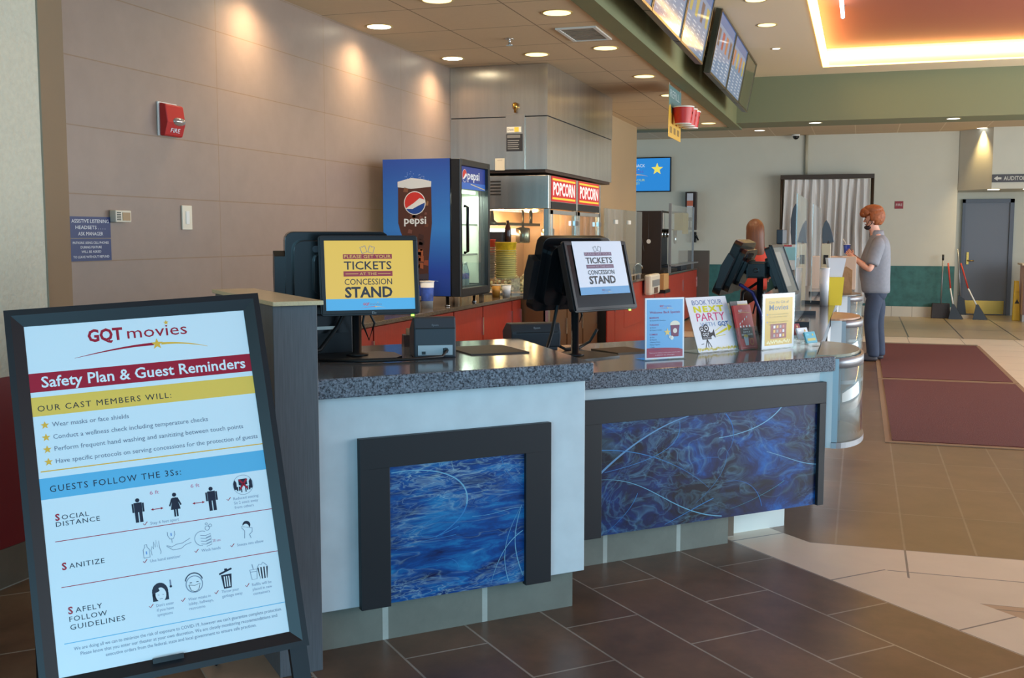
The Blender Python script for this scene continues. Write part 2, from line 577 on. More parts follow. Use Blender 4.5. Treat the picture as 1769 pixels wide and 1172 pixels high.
GREEN = mat('sage_green_soffit_paint', (122, 124, 88), .6, noise=.04, nscale=2)
GREEN2 = mat('blue_green_fascia_paint', (122, 126, 96), .6)
CEILT = tiles('ceiling_tile', (222, 198, 162), (150, 126, 100), (1, 0, 0, 20 * .865 - 8.525), (0, 1, 0, 20 * .74 - 2.54), .865, .74, .006, 0, .03, .85, .03, 30, .1)
CEILT2 = tiles('ceiling_tile_far', (206, 180, 146), (226, 206, 176), (1, 0, 0, 20), (0, 1, 0, 20), 1.2, .72, .008, 0, .03, .85, .03, 30, .1)
CEILP = mat('cream_ceiling_paint', (232, 214, 184), .8)
REDCEIL = mat('brick_red_ceiling_paint', (158, 84, 64), .8)
COVEW = mat('white_cove_paint', (240, 228, 200), .7)

struct('wall_left', MB().box(4.77, 13.3, 4.0, 4.2, 0, 3.25), W_TILE)
struct('wall_entry', MB().prism([(-4, 3.447), (3.955, 3.447), (4.765, 3.998), (4.765, 4.2), (-4, 4.2)], 0, 4.4), STUCCO)
struct('trim_1', MB().prism([(3.957, 3.440), (4.772, 3.994), (4.768, 4.0), (3.953, 3.4475)], 0, 3.18), BROWNPAINT)
struct('trim_2', MB().box(-4, 3.953, 3.435, 3.446, .171, .90), REDPANEL)
struct('baseboard_left', MB().box(-4, 3.953, 3.432, 3.446, 0, .17), BASETILE)
struct('wall_stub', MB().box(13.3, 16.95, 3.4, 6.5, 0, 3.2), STUBPAINT)
struct('wall_far', MB().box(21.2, 21.5, -1.62, 6.5, 0, 3.42), WALLPAINT)
struct('trim_3', MB().box(21.185, 21.2, -1.62, 6.5, .19, .935), TEAL)
struct('baseboard_far', MB().box(21.18, 21.2, -1.62, 6.5, 0, .19), BASECREAM)
struct('wall_alcove', MB().box(22.16, 22.4, -8, -1.4, 0, 3.4).box(21.5, 22.16, -1.62, -1.4, 0, 3.4), WALLPAINT)
struct('trim_4', MB().prism([(21.195, -1.625), (20.6, -2.12), (20.6, -8), (22.155, -8), (22.155, -1.625)], 2.3, 3.42), WALLPAINT)
struct('trim_5', MB().tube([(21.17, 1.03, 2.62), (21.17, 1.03, 3.36)], .03, 8), mat('painted_conduit', (176, 166, 142), .5))
# ceilings
struct('ceiling', MB().box(-4, 17.3, 2.02, 6.5, 3.18, 3.28), CEILT)
struct('ceiling_far', MB().box(17.72, 22.4, -8, 6.5, 3.36, 3.45), CEILT2)
struct('trim_6', MB().box(-4, 17.3, 1.86, 2.02, 3.165, 4.0), GREEN)
struct('trim_7', MB().box(16.9, 17.72, -8, 1.86, 3.19, 4.0).box(17.3, 17.72, 1.86, 6.5, 3.165, 3.5), GREEN2)
struct('ceiling_lobby', MB().box(-4, 16.9, .59, 1.86, 3.864, 3.95).box(16.15, 16.9, -8, .59, 3.864, 3.95), CEILP)
struct('trim_8', MB().box(-4, 16.15, .59, .62, 3.95, 4.12).box(16.15, 16.18, -8, .62, 3.95, 4.12), COVEW)
struct('ceiling_cove', MB().box(-4, 16.4, -8, .8, 4.11, 4.2), REDCEIL)

# door in the alcove
DOORG = mat('grey_door_paint', (112, 116, 126), .5)
d1 = tag(MB().box(22.12, 22.155, -2.61, -1.84, .005, 2.1).build('door_1', DOORG), kind='structure')
MB().box(22.08, 22.156, -1.84, -1.79, 0, 2.17).box(22.08, 22.156, -2.68, -2.61, 0, 2.17).box(22.08, 22.156, -2.68, -1.79, 2.1, 2.17).build('door_frame', mat('blue_grey_frame_paint', (92, 98, 110), .5), d1)
MB().box(22.11, 22.12, -2.57, -1.86, .02, .27).build('kick_plate', BRASS, d1)
MB().box(22.10, 22.12, -1.93, -1.89, .95, 1.18).tube([(22.1, -1.91, 1.02), (22.06, -1.91, 1.02), (22.06, -2.02, 1.02)], .012).build('door_handle', BRASS, d1)

# ------------------------------------------------------------------ recessed lights
CANRIM = mat('gold_reflector_rim', (226, 196, 120), .3, .5)
LENSW = emis('warm_lamp_glow', (255, 226, 150), 2.6)
LENSH = emis('hot_lamp_glow', (255, 244, 214), 9)
LENSC = emis('cool_lamp_glow', (236, 240, 236), 3.0)
def downlight(x, y, z, label, group, lens=LENSW, r=.105, power=16, col=(1, .77, .48), spot=120, rim=CANRIM):
    t = thing('ceiling_light', label, 'ceiling light', (x, y, z), 0, group)
    MB().lathe([(r, -.002), (r + .018, -.004), (r + .018, .0), (r, .0)], n=28, cap=False).build('trim_ring', rim, t)
    MB().lathe([(.0005, -.0032), (r, -.0032)], n=28, cap=False).build('lamp_lens', lens, t)
    if power:
        d = bpy.data.lights.new('lamp_glow', 'SPOT')
        d.energy = power; d.color = col; d.spot_size = R(spot); d.spot_blend = .9; d.shadow_soft_size = .07
        o = bpy.data.objects.new('lamp_glow', d); COL.objects.link(o); o.parent = t; o.location = (0, 0, -.02)
    return t
g = 'recessed lights in the tiled ceiling'
for x, y, n in ((6.54, 3.767, 'recessed ceiling light by the taupe tiled wall, just above the photo'), (8.2, 3.767, 'bright recessed ceiling light by the taupe tiled wall, nearer of the two in view'), (9.864, 3.768, 'bright recessed ceiling light by the taupe tiled wall, next to the steel hood')):
    downlight(x, y, 3.18, n, g, LENSH, .095, 62, (1, .72, .44), 150)
for x, y, n in ((7.416, 2.95, 'warm recessed ceiling light cut by the top edge of the photo'), (9.887, 2.939, 'warm recessed ceiling light just above the front corner of the steel hood')):
    downlight(x, y, 3.18, n, g, LENSW, .105, 70)
for k, x in enumerate((8.112, 9.747, 11.583, 13.225, 14.933, 16.667)):
    n = ['nearest warm recessed light of the row along the green soffit, left of the air vent', 'second warm recessed light along the green soffit, beyond the air vent',
         'third warm recessed light of the row along the green soffit', 'fourth recessed light along the green soffit, left of the hanging bucket card',
         'fifth recessed light along the green soffit, right of the hanging bucket card', 'farthest recessed light of the row along the green soffit'][k]
    downlight(x, 2.25, 3.18, n, g, LENSW, .105, 60)
g = 'recessed lights in the raised lobby ceiling'
for x, n in ((11.416, 'warm recessed light in the cream lobby ceiling, cut by the top edge of the photo'), (12.787, 'warm recessed light in the cream lobby ceiling, beside the menu boards')):
    downlight(x, 1.09, 3.864, n, g, LENSW, .1, 60)
downlight(14.42, 1.106, 3.864, 'small cool spot in the cream lobby ceiling, left of the glowing cove', g, LENSC, .05, 4, (1, .95, .9))
g = 'cool recessed lights at the far end'
downlight(17.2, .72, 3.19, 'cool recessed light under the green fascia, left one of two', g, LENSC, .09, 40, (1, .88, .7))
downlight(17.2, -1.22, 3.19, 'cool recessed light under the green fascia, right one of two', g, LENSC, .09, 40, (1, .88, .7))
downlight(20.0, 1.79, 3.36, 'small recessed light in the far ceiling, left of the round security camera', g, LENSC, .09, 30, (1, .88, .7))
downlight(20.75, -1.95, 3.36, 'recessed light that throws a golden cone on the far wall beside the corridor sign', g, LENSC, .09, 150, (1, .72, .3), 70)
g = 'lights in the door alcove'
downlight(20.85, -2.18, 2.297, 'bright recessed light over the grey door, below the dark corridor sign', g, LENSH, .1, 10, (1, .85, .6))
downlight(20.85, -2.75, 2.297, 'recessed light over the grey door, cut by the right edge of the photo', g, LENSH, .1, 10, (1, .85, .6))

# cove lights round the raised red ceiling
COVEL = emis('cove_lamp_glow', (255, 214, 128), 15)
COVEB = emis('cove_edge_glow', (255, 206, 120), 5)
for nm, lb, bx, ed in (('cove_light', 'glowing warm cove light along the far edge of the red ceiling', (16.10, 16.145, -8, .53, 3.96, 4.06), (16.05, 16.15, -8, .59, 3.855, 3.863)),
                   ('cove_light', 'glowing warm cove light along the left edge of the red ceiling', (2, 16.09, .54, .585, 3.96, 4.06), (2, 16.15, .50, .59, 3.855, 3.863))):
    t = thing(nm, lb, 'cove light', (bx[0], bx[2], 3.86), 0, 'cove lights around the red ceiling')
    o = (bx[0], bx[2], 3.86)
    sh = lambda b: (b[0] - o[0], b[1] - o[0], b[2] - o[1], b[3] - o[1], b[4] - o[2], b[5] - o[2])
    MB().box(*sh(bx)).build('lamp_strip', COVEL, t)
    MB().box(*sh(ed)).build('edge_strip', COVEB, t)
t = thing('neon_tube', 'short blue-white neon tube with red ends on the red ceiling', 'neon light', (11, .28, 4.0))
MB().tube([(-2.5, 0, 0), (2.3, 0, 0)], .022).build('tube', emis('neon_white_glow', (206, 236, 255), 6), t)
MB().tube([(2.3, 0, 0), (2.45, 0, .03)], .026).box(2.2, 2.25, -.02, .02, 0, .11).box(-2.25, -2.2, -.02, .02, 0, .11).build('tube_holder', BLACKP, t)

# ceiling vent, sprinkler
t = thing('air_vent', 'square louvred air vent in the tiled ceiling', 'vent', (9.0, 2.26, 3.18), 0)
m = MB(); m.box(-.3, .3, -.17, -.14, -.012, 0).box(-.3, .3, .14, .17, -.012, 0).box(-.3, -.27, -.14, .14, -.012, 0).box(.27, .3, -.14, .14, -.012, 0)
m.build('frame', WHITEP, t)
m = MB()
for k in range(9): m.box(-.26 + k * .06, -.225 + k * .06, -.14, .14, -.008, -.002)
m.build('louvres', mat('vent_grey', (150, 140, 124), .5), t)
MB().box(-.27, .27, -.14, .14, -.0015, -.0005).build('duct', DARKGAP, t)
t = thing('sprinkler', 'small chrome fire sprinkler in the tiled ceiling', 'sprinkler', (9.04, 2.93, 3.18))
MB().lathe([(.04, 0), (.04, -.006), (.012, -.008), (.01, -.05), (.03, -.052), (.03, -.056)], n=14).build('sprinkler_head', CHROME, t)
t = thing('security_camera', 'small dark dome security camera at the top of the far wall', 'camera', (21.0, 1.217, 3.36))
MB().lathe([(.075, 0), (.075, -.03)], n=18).build('base', WHITEP, t)
MB().lathe([(.06, -.03), (.055, -.06), (.035, -.085), (.003, -.095)], n=18).build('dome', BLACKS, t)

# ================================================================== THE DIAGONAL COUNTERS
BASEG = tiles('counter_base_tile', (122, 122, 112), (176, 178, 170), U_ + (-1.365 + .41 * 40,), (0, 0, 1, .4), .41, .8, .012, 0, .06, .5, .14, 8)
ART1 = art('blue_water_art_print', 5.3, (2.2, 1, 9.0), [(2, 16, 66), (6, 72, 142), (34, 134, 190), (196, 226, 226)], R(-4), .30, .34, .66)
ART2 = art('blue_smoke_art_print', 9.4, (1.3, 1, 2.3), [(5, 4, 26), (6, 36, 92), (20, 98, 178), (140, 200, 228)], R(24), .5, .42, .66, .32)

def bez(p0, p1, p2, p3, n=22):
    return [tuple((1 - t) ** 3 * a + 3 * (1 - t) ** 2 * t * b + 3 * (1 - t) * t * t * c + t ** 3 * d for a, b, c, d in zip(p0, p1, p2, p3)) for t in [i / n for i in range(n + 1)]]
def art_strokes(panel, x0, z0, w, h, yf, strokes):
    p = Print(.0003, .35)
    p.y = lambda L: yf - .0003 * L
    for k, (cp, wd, w2, c) in enumerate(strokes):
        p.line([(x0 + a * w, z0 + b * h) for a, b in bez(*cp)], wd, c, 1 + k * .2, w2)
    p.build('light_streaks', panel)
LB, MBL, PB = (120, 176, 206), (40, 110, 180), (60, 130, 190)
S1 = [(((.02, .95), (.35, .98), (.60, .86), (.56, .66)), .003, .006, LB), (((.56, .66), (.54, .56), (.42, .48), (.33, .44)), .006, .002, PB), (((.22, .48), (.26, .62), (.42, .60), (.60, .60)), .002, .001, PB), (((.22, .48), (.24, .42), (.36, .44), (.50, .50)), .001, .003, PB),
      (((.82, .99), (.84, .88), (.92, .80), (.99, .74)), .002, .001, PB), (((.98, .60), (.92, .40), (.90, .30), (.99, .05)), .002, .004, LB), (((.74, .02), (.80, .24), (.88, .34), (.99, .40)), .001, .004, LB), (((.88, .02), (.82, .20), (.84, .36), (.97, .58)), .003, .001, LB),
      (((.04, .38), (.20, .44), (.34, .42), (.48, .44)), .001, .002, PB), (((.33, .26), (.42, .30), (.50, .24), (.50, .18)), .001, .002, PB), (((.36, .14), (.38, .06), (.50, .08), (.58, .10)), .001, .002, PB), (((.60, .56), (.78, .54), (.88, .60), (.99, .58)), .001, .002, LB)]
S2 = [(((.0, .55), (.12, .78), (.26, .94), (.38, .99)), .010, .004, (104, 150, 190)), (((.34, .95), (.36, .72), (.24, .62), (.02, .56)), .003, .002, PB), (((.0, .76), (.18, .74), (.36, .55), (.48, .30)), .004, .001, PB), (((.0, .50), (.22, .48), (.30, .10), (.54, .02)), .002, .005, (110, 170, 200)),
      (((.52, .76), (.70, .78), (.78, .90), (.82, 1.0)), .003, .006, LB), (((.55, .98), (.60, .86), (.60, .70), (.56, .62)), .006, .001, MBL), (((.56, .62), (.56, .45), (.50, .30), (.42, .18)), .002, .001, PB), (((.36, .50), (.40, .58), (.46, .60), (.52, .58)), .001, .002, MBL),
      (((.56, .34), (.66, .36), (.72, .22), (.73, .06)), .001, .004, MBL), (((.75, .58), (.86, .50), (.92, .42), (1.0, .40)), .002, .004, LB), (((.58, .08), (.66, .10), (.80, .22), (.84, .28)), .001, .002, (70, 150, 170)), (((.03, .02), (.10, .14), (.14, .22), (.16, .34)), .001, .003, PB), (((.28, .02), (.36, .08), (.44, .16), (.5, .2)), .002, .004, PB)]
# counter with the square blue panel
o = (1.645, 3.65)
t = thing('ticket_counter', 'nearer grey counter with granite top and square blue art panel', 'counter', uv(*o), DIAG)
def bx(m, u0, u1, v0, v1, z0, z1, mi=0): return m.box(u0 - o[0], u1 - o[0], v0 - o[1], v1 - o[1], z0, z1, mi)
bx(MB(), 1.09, 2.15, 3.70, 4.56, 0, .934).build('carcass', CARCASS, t)
bx(MB(), 1.085, 2.20, 3.65, 3.70, .155, .934).build('front_panel', LAMIN, t, bevel=.003)
MB().prism([(1.078 - o[0], 3.58 - o[1]), (2.197 - o[0], 3.58 - o[1]), (2.40 - o[0], 4.6 - o[1]), (1.078 - o[0], 4.6 - o[1])], .935, 1.006).build('countertop', GRAN, t, bevel=.006)
bx(MB(), 1.09, 2.169, 3.69, 3.70, 0, .155).build('toe_kick', BASEG, t)
fr = MB()
bx(fr, 1.250, 1.364, 3.622, 3.65, .148, .665); bx(fr, 1.920, 2.032, 3.622, 3.65, .142, .665)
fr.prism_y([(1.250 - o[0], .665), (2.032 - o[0], .665), (2.032 - o[0], .776), (1.250 - o[0], .776)], 3.622 - o[1], 3.65 - o[1])
fr.build('art_frame', BLACK, t, bevel=.002)
bx(MB(), 1.364, 1.920, 3.638, 3.65, .155, .665).build('art_panel', ART1, t)
ap = t.children[-1] if t.children[-1].name.startswith('art_panel') else [c for c in t.children if c.name.startswith('art_panel')][0]
art_strokes(ap, 1.364 - o[0], .155, .556, .51, 3.638 - o[1], S1)

# recessed counter with the wide blue panel
o = (3.0, 4.05)
t = thing('ticket_counter', 'recessed lower counter with granite top and wide blue art panel', 'counter', uv(*o), DIAG)
MB().prism([(2.30 - o[0], 4.11 - o[1]), (3.76 - o[0], 4.11 - o[1]), (3.72 - o[0], 4.9 - o[1]), (2.45 - o[0], 4.9 - o[1])], .16, .83).build('carcass', CARCASS, t)
bx(MB(), 2.21, 3.80, 4.05, 4.10, .158, .83).build('front_panel', LAMIN, t, bevel=.003)
MB().prism([(2.212 - o[0], 3.985 - o[1]), (3.838 - o[0], 3.985 - o[1]), (3.838 - o[0], 4.115 - o[1]), (4.344 - o[0], 4.622 - o[1]), (3.833 - o[0], 5.133 - o[1]), (2.49 - o[0], 5.05 - o[1])], .831, .905).build('countertop', GRAN, t, bevel=.006)
bx(MB(), 2.25, 3.30, 4.12, 4.2, 0, .158).build('toe_kick', BASEG, t)
bx(MB(), 3.30, 3.40, 4.20, 4.24, 0, .158).build('base_return', BASETILE, t)
bx(MB(), 3.41, 3.765, 4.245, 4.30, 0, .2).build('white_base', mat('glossy_white_tile', (226, 228, 222), .2), t)
fr = MB()
bx(fr, 2.25, 2.51, 4.018, 4.05, .155, .67); bx(fr, 3.775, 3.815, 4.018, 4.05, .155, .67); bx(fr, 2.25, 3.815, 4.018, 4.05, .67, .776)
fr.build('art_frame', BLACK, t, bevel=.002)
bx(MB(), 2.51, 3.775, 4.036, 4.05, .158, .67).build('art_panel', ART2, t)
ap = [c for c in t.children if c.name.startswith('art_panel')][0]
art_strokes(ap, 2.51 - o[0], .158, 1.265, .512, 4.036 - o[1], S2)

# grey wing wall beside the counter
o = (.997, 3.52)
t = thing('partition', 'grey woodgrain half-height partition with speckled cream cap beside the counter', 'partition', uv(*o), DIAG)
bx(MB(), .922, 1.072, 3.52, 4.40, 0, 1.268).build('panel', WOODGREY, t, bevel=.002)
bx(MB(), .915, 1.086, 3.49, 4.43, 1.268, 1.283).build('cap', CAPSTONE, t, bevel=.002)

# ================================================================== CUSTOMER COUNTER RUNNING TO THE BACK
t = thing('concession_counter', 'long concession counter running back from the diagonal counters', 'counter', (6.0, .5, 0))
MB().prism([(.345, -.304), (7.2, -.304), (7.2, .42), (.345, .42)], .84, .905).build('countertop', GRAN, t, bevel=.006)
MB().box(.40, 7.15, -.27, .38, .0, .84).build('body', LAMIN, t)

def d_display(x, label, top=None):
    t = thing('display_case', label, 'display case', (x, .158, .44), 0, 'curved acrylic cases on the counter end')
    n = 20
    def arc(rx, ry, y0=0): return [(.35 + rx * math.cos(math.pi * k / n), y0 - ry * math.sin(math.pi * k / n)) for k in range(n + 1)]
    MB().box(0, .7, -.042, .034, 0, .455).build('back_panel', mat('white_board', (224, 230, 232), .4), t)
    def shell(mb, r0, r1, z0, z1, mi=0):
        a, b = arc(.35, .145, -.042), arc(.35 - .012, .145 - .012, -.042)
        pts = a + list(reversed(b))
        mb.prism(pts, z0, z1, mi, True)
    m = MB(); shell(m, 0, 0, .03, .40); m.build('curved_window', ACRYL2, t)
    m = MB(); m.prism(list(reversed(arc(.36, .155, -.042))), 0, .028); m.build('bottom_tray', ALU, t)
    m = MB(); shell(m, 0, 0, .402, .452); m.box(.0, .04, -.07, -.042, .03, .45).box(.66, .70, -.07, -.042, .03, .45); m.build('frame', ALU, t)
    m = MB(); m.prism(list(reversed(arc(.37, .199, .034))), .455, .468); m.build('top', top or mat('smoky_glass_top', (150, 150, 132), .15), t)
    return t
d_display(5.56, 'nearest curved acrylic display case, hanging at the granite counter end')
d_display(8.0, 'second curved acrylic display case with a wooden top, beside the standing man', mat('wood_top', (170, 120, 80), .35))
d_display(11.2, 'farthest curved acrylic display case, partly behind the man', mat('dark_top', (90, 84, 76), .3))

# ================================================================== A-FRAME SIGN
INK = (44, 50, 66); CRIM = (176, 42, 62); GOLD = (250, 190, 76); SKY = (104, 186, 226); GREYT = (120, 126, 146); WHITE = (238, 242, 246)
def logo(p, x, z, w, L=2, col=CRIM, col2=None, gold=GOLD):
    """red lettering over a two-colour swoosh with a star; x,z = left end of the swoosh, w = swoosh width"""
    k = w / .365
    p.text('GQT', x + .040 * k, z + .044 * k, .034 * k, col, L, w=.094 * k, bold=.035)
    p.text('movies', x + .146 * k, z + .044 * k, .034 * k, col2 or col, L, w=.166 * k)
    p.star(x + .256 * k, z + .083 * k, .008 * k, gold, L)
    pts = [(x + t * k * .215, z + k * (.022 * math.sin(t * math.pi / 2))) for t in [i / 8 for i in range(9)]]
    p.line(pts, .0008 * k, col, L, .008 * k)
    pts = [(x + k * (.236 + .129 * t), z + k * (.0215 - .020 * t * t)) for t in [i / 8 for i in range(9)]]
    p.line(pts, .007 * k, gold, L, .0008 * k)
    p.star(x + .224 * k, z + .021 * k, .017 * k, gold, L + 1)
def tick(p, x, z, s, col=CRIM, L=2):
    p.line([(x - s, z + s * .3), (x - s * .4, z - s * .5), (x + s, z + s)], s * .35, col, L)
def man_icon(p, x, z, h, woman=False, L=2):
    p.circle(x, z + h * .92, h * .085, INK, L)
    if woman:
        p.poly([(x - .09 * h, z + .8 * h), (x + .09 * h, z + .8 * h), (x + .2 * h, z + .3 * h), (x - .2 * h, z + .3 * h)], INK, L)
        p.line([(x - .1 * h, z + .78 * h), (x - .23 * h, z + .46 * h)], h * .065, INK, L); p.line([(x + .1 * h, z + .78 * h), (x + .23 * h, z + .46 * h)], h * .065, INK, L)
        p.rect(x - .085 * h, z, x - .015 * h, z + .3 * h, INK, L); p.rect(x + .015 * h, z, x + .085 * h, z + .3 * h, INK, L)
    else:
        p.rect(x - .16 * h, z + .42 * h, x + .16 * h, z + .82 * h, INK, L)
        p.rect(x - .24 * h, z + .42 * h, x - .17 * h, z + .79 * h, INK, L); p.rect(x + .17 * h, z + .42 * h, x + .24 * h, z + .79 * h, INK, L)
        p.rect(x - .15 * h, z, x - .02 * h, z + .42 * h, INK, L); p.rect(x + .02 * h, z, x + .15 * h, z + .42 * h, INK, L)

wv = Vector((.683, -.729, .047)).normalized()
hv = Vector((.22, .266, .939)); hv = (hv - wv * hv.dot(wv)).normalized()
nv = hv.cross(wv).normalized()
P3 = Vector((2.206, 1.936, .362))
sign = thing('a_frame_sign', 'black A-frame poster stand with a safety plan poster in the foreground', 'sign stand', (2.45, 1.85, 0))
SM = Matrix(((wv.x, nv.x, hv.x, P3.x - 2.45), (wv.y, nv.y, hv.y, P3.y - 1.85), (wv.z, nv.z, hv.z, P3.z), (0, 0, 0, 1)))
W, H, fw = .6, .944, .047
f = MB()
yo, yi = -.014, .02
def rail(x0, z0, x1, z1, inner):
    """mitred moulding piece sloping inwards to the poster"""
    a, b, c, d = (x0, z0), (x1, z1), inner[1], inner[0]
    vs = [(a[0], yi, a[1]), (b[0], yi, b[1]), (a[0], yo, a[1]), (b[0], yo, b[1])]
    m = .35
    e = [(a[0] + (d[0] - a[0]) * m, yo, a[1] + (d[1] - a[1]) * m), (b[0] + (c[0] - b[0]) * m, yo, b[1] + (c[1] - b[1]) * m)]
    vs += e + [(d[0], -.001, d[1]), (c[0], -.001, c[1]), (d[0], yi, d[1]), (c[0], yi, c[1])]
    f.add(vs, [(0, 1, 3, 2), (2, 3, 5, 4), (4, 5, 7, 6), (6, 7, 9, 8), (8, 9, 1, 0)])
i4 = [(0, 0), (W, 0), (W, H), (0, H)]
o4 = [(-fw, -fw), (W + fw, -fw), (W + fw, H + fw), (-fw, H + fw)]
for k in range(4):
    j = (k + 1) % 4
    rail(*o4[k], *o4[j], (i4[k], i4[j]))
f.build('frame', mat('black_sign_frame', (24, 24, 28), .42), sign, mtx=SM)
for sx in (-fw + .006, W + fw - .054):
    MB().box(sx, sx + .048, -.006, .02, -.345 if sx < 0 else -.385, -fw).build('leg', BLACK, sign, mtx=SM)
# rear easel: leans the other way, hinged at the top
for sx in (.0, W - .045):
    top = SM @ Vector((sx + .02, .03, H + .03)); bot = Vector((top.x + .33, top.y + .31, .012))
    MB().tube([top, bot], .018, 4).build('rear_leg', BLACK, sign)
MB().box(.0, W, .021, .03, 0, H).build('backing_board', BLACKP, sign, mtx=SM)
MB().box(.23, .31, -.018, -.010, -.012, .002).build('poster_clip', BLACKS, sign, mtx=SM)
p = Print(.0002, .22)
p.slab(0, 0, W, H, .004, (232, 240, 246))
logo(p, .121, .843, .362)
p.rect(.0, .757, W, .81, CRIM); p.text('Safety Plan & Guest Reminders', .030, .769, .030, WHITE, 2, w=.553, bold=.016)
p.rect(.0, .690, W, .743, (252, 204, 96)); p.text('OUR CAST MEMBERS WILL:', .014, .703, .016, INK, 2, w=.35, sp=1.2)
for z, s, w_ in ((.658, 'Wear masks or face shields', .198), (.624, 'Conduct a wellness check including temperature checks', .410), (.591, 'Perform frequent hand washing and sanitizing between touch points', .506), (.557, 'Have specific protocols on serving concessions for the protection of guests', .543)):
    p.star(.028, z + .006, .0115, GOLD, 2); p.text(s, .046, z, .0125, GREYT, 2, w=w_)
p.rect(.006, .537, W, .540, GOLD)
p.rect(.0, .463, W, .520, SKY); p.text('GUESTS FOLLOW THE 3Ss:', .024, .481, .017, INK, 2, w=.34, sp=1.2)
for z, s in ((.404, 'OCIAL'), (.387, 'DISTANCE')): p.text(s, .030 if s == 'DISTANCE' else .046, z, .0125, INK, 2, w=.110 if s == 'DISTANCE' else .068, sp=1.15)
p.text('S', .030, .4035, .017, CRIM, 2, bold=.03)
p.rect(.024, .347, .606, .349, CRIM)
man_icon(p, .240, .366, .066); man_icon(p, .338, .367, .066, True); man_icon(p, .438, .368, .067)
for x in (.289, .401):
    p.rect(x - .012, .3945, x + .012, .3965, CRIM, 2)
    for sgn in (-1, 1): p.poly([(x + sgn * .017, .3955), (x + sgn * .010, .399), (x + sgn * .010, .392)], CRIM, 2)
p.text('6 ft', .287, .437, .010, (214, 120, 150), 2, 'c', w=.024); p.text('6 ft', .397, .440, .010, (214, 120, 150), 2, 'c', w=.024)
p.ring(.529, .428, .028, .0012, (150, 160, 176), 2)
for dx in (-.022, .022): p.poly([(.529 + dx, .444), (.529 + dx + .004, .436), (.529 + dx + .004, .416), (.529 + dx - .005, .416), (.529 + dx - .005, .436)], INK, 2)
p.rect(.517, .428, .541, .445, INK, 2); p.line([(.519, .416), (.541, .444)], .005, CRIM, 3); p.line([(.541, .416), (.519, .444)], .005, CRIM, 3)
for dx in (-.017, -.011, .011, .017): p.rect(.529 + dx - .002, .412, .529 + dx + .002, .424, INK, 2)
for dx in (-.006, .006): p.rect(.529 + dx - .0015, .407, .529 + dx + .0015, .428, INK, 2)
def cap(x, z, lines, hh=.0078, w0=None):
    tick(p, x - .010, z + .004, .0055)
    for i, s in enumerate(lines): p.text(s, x + .003, z - i * .0125, hh, (150, 158, 182), 2, w=(w0 or [None] * 3)[i])
cap(.264, .355, ['Stay 6 feet apart'], w0=[.076]); cap(.494, .388, ['Reduced seating:', 'Sit 2 seats away', 'from others'], w0=[.072, .068, .054])
p.text('ANITIZE', .052, .273, .013, INK, 2, w=.088, sp=1.15); p.text('S', .034, .272, .018, CRIM, 2, bold=.03)
# bottle, hands, soap, elbow outlines
GL = (132, 142, 164)
p.line([(.240, .268), (.240, .290), (.245, .296), (.245, .303), (.251, .303), (.251, .296), (.256, .290), (.256, .268), (.240, .268)], .0014, GL, 2); p.rect(.2465, .277, .2495, .285, (120, 160, 220), 2)
p.line([(.262, .272), (.260, .285), (.264, .296), (.267, .288), (.269, .308), (.272, .292), (.276, .312), (.278, .292), (.283, .309), (.283, .290), (.286, .278), (.284, .272)], .0014, GL, 2)
p.line([(.308, .328), (.308, .318), (.313, .308), (.322, .308), (.327, .318), (.327, .328)], .0014, GL, 2); p.rect(.316, .316, .319, .324, (120, 160, 220), 2); p.line([(.3175, .308), (.3175, .297)], .0016, GL, 2)
p.line([(.302, .292), (.315, .286), (.328, .291), (.345, .292), (.366, .302)], .0014, GL, 2); p.line([(.302, .290), (.318, .277), (.340, .278), (.352, .286), (.368, .290)], .0014, GL, 2)
for k in range(4): p.line([(.394, .305 - k * .008), (.408, .302 - k * .008), (.422, .306 - k * .008), (.422, .300 - k * .008), (.408, .296 - k * .008)], .0014, GL, 2)
p.ring(.398, .296, .020, .0014, GL, 2, a0=60, a1=270); p.ring(.415, .322, .006, .0012, GL, 2); p.ring(.424, .328, .004, .0012, GL, 2); p.ring(.414, .334, .003, .0012, GL, 2)
p.circle(.523, .314, .011, INK, 2); p.circle(.520, .308, .009, (232, 240, 246), 3); p.line([(.508, .311), (.523, .307), (.538, .303), (.536, .292), (.528, .286)], .0014, GL, 3); p.line([(.508, .308), (.516, .298), (.513, .277)], .0014, GL, 3); p.line([(.528, .286), (.531, .275)], .0014, GL, 3)
cap(.252, .254, ['Use hand sanitizer'], w0=[.080]); cap(.389, .259, ['Wash hands'], w0=[.052]); p.text('20 sec', .425, .281, .0075, (196, 120, 150), 2, w=.022); cap(.487, .258, ['Sneeze into elbow'], w0=[.074])
p.rect(.028, .226, .608, .228, CRIM)
p.text('AFELY', .056, .157, .013, INK, 2, w=.066, sp=1.15); p.text('S', .038, .156, .018, CRIM, 2, bold=.03)
p.text('FOLLOW', .039, .136, .013, INK, 2, w=.093, sp=1.15); p.text('GUIDELINES', .039, .115, .013, INK, 2, w=.136, sp=1.15)
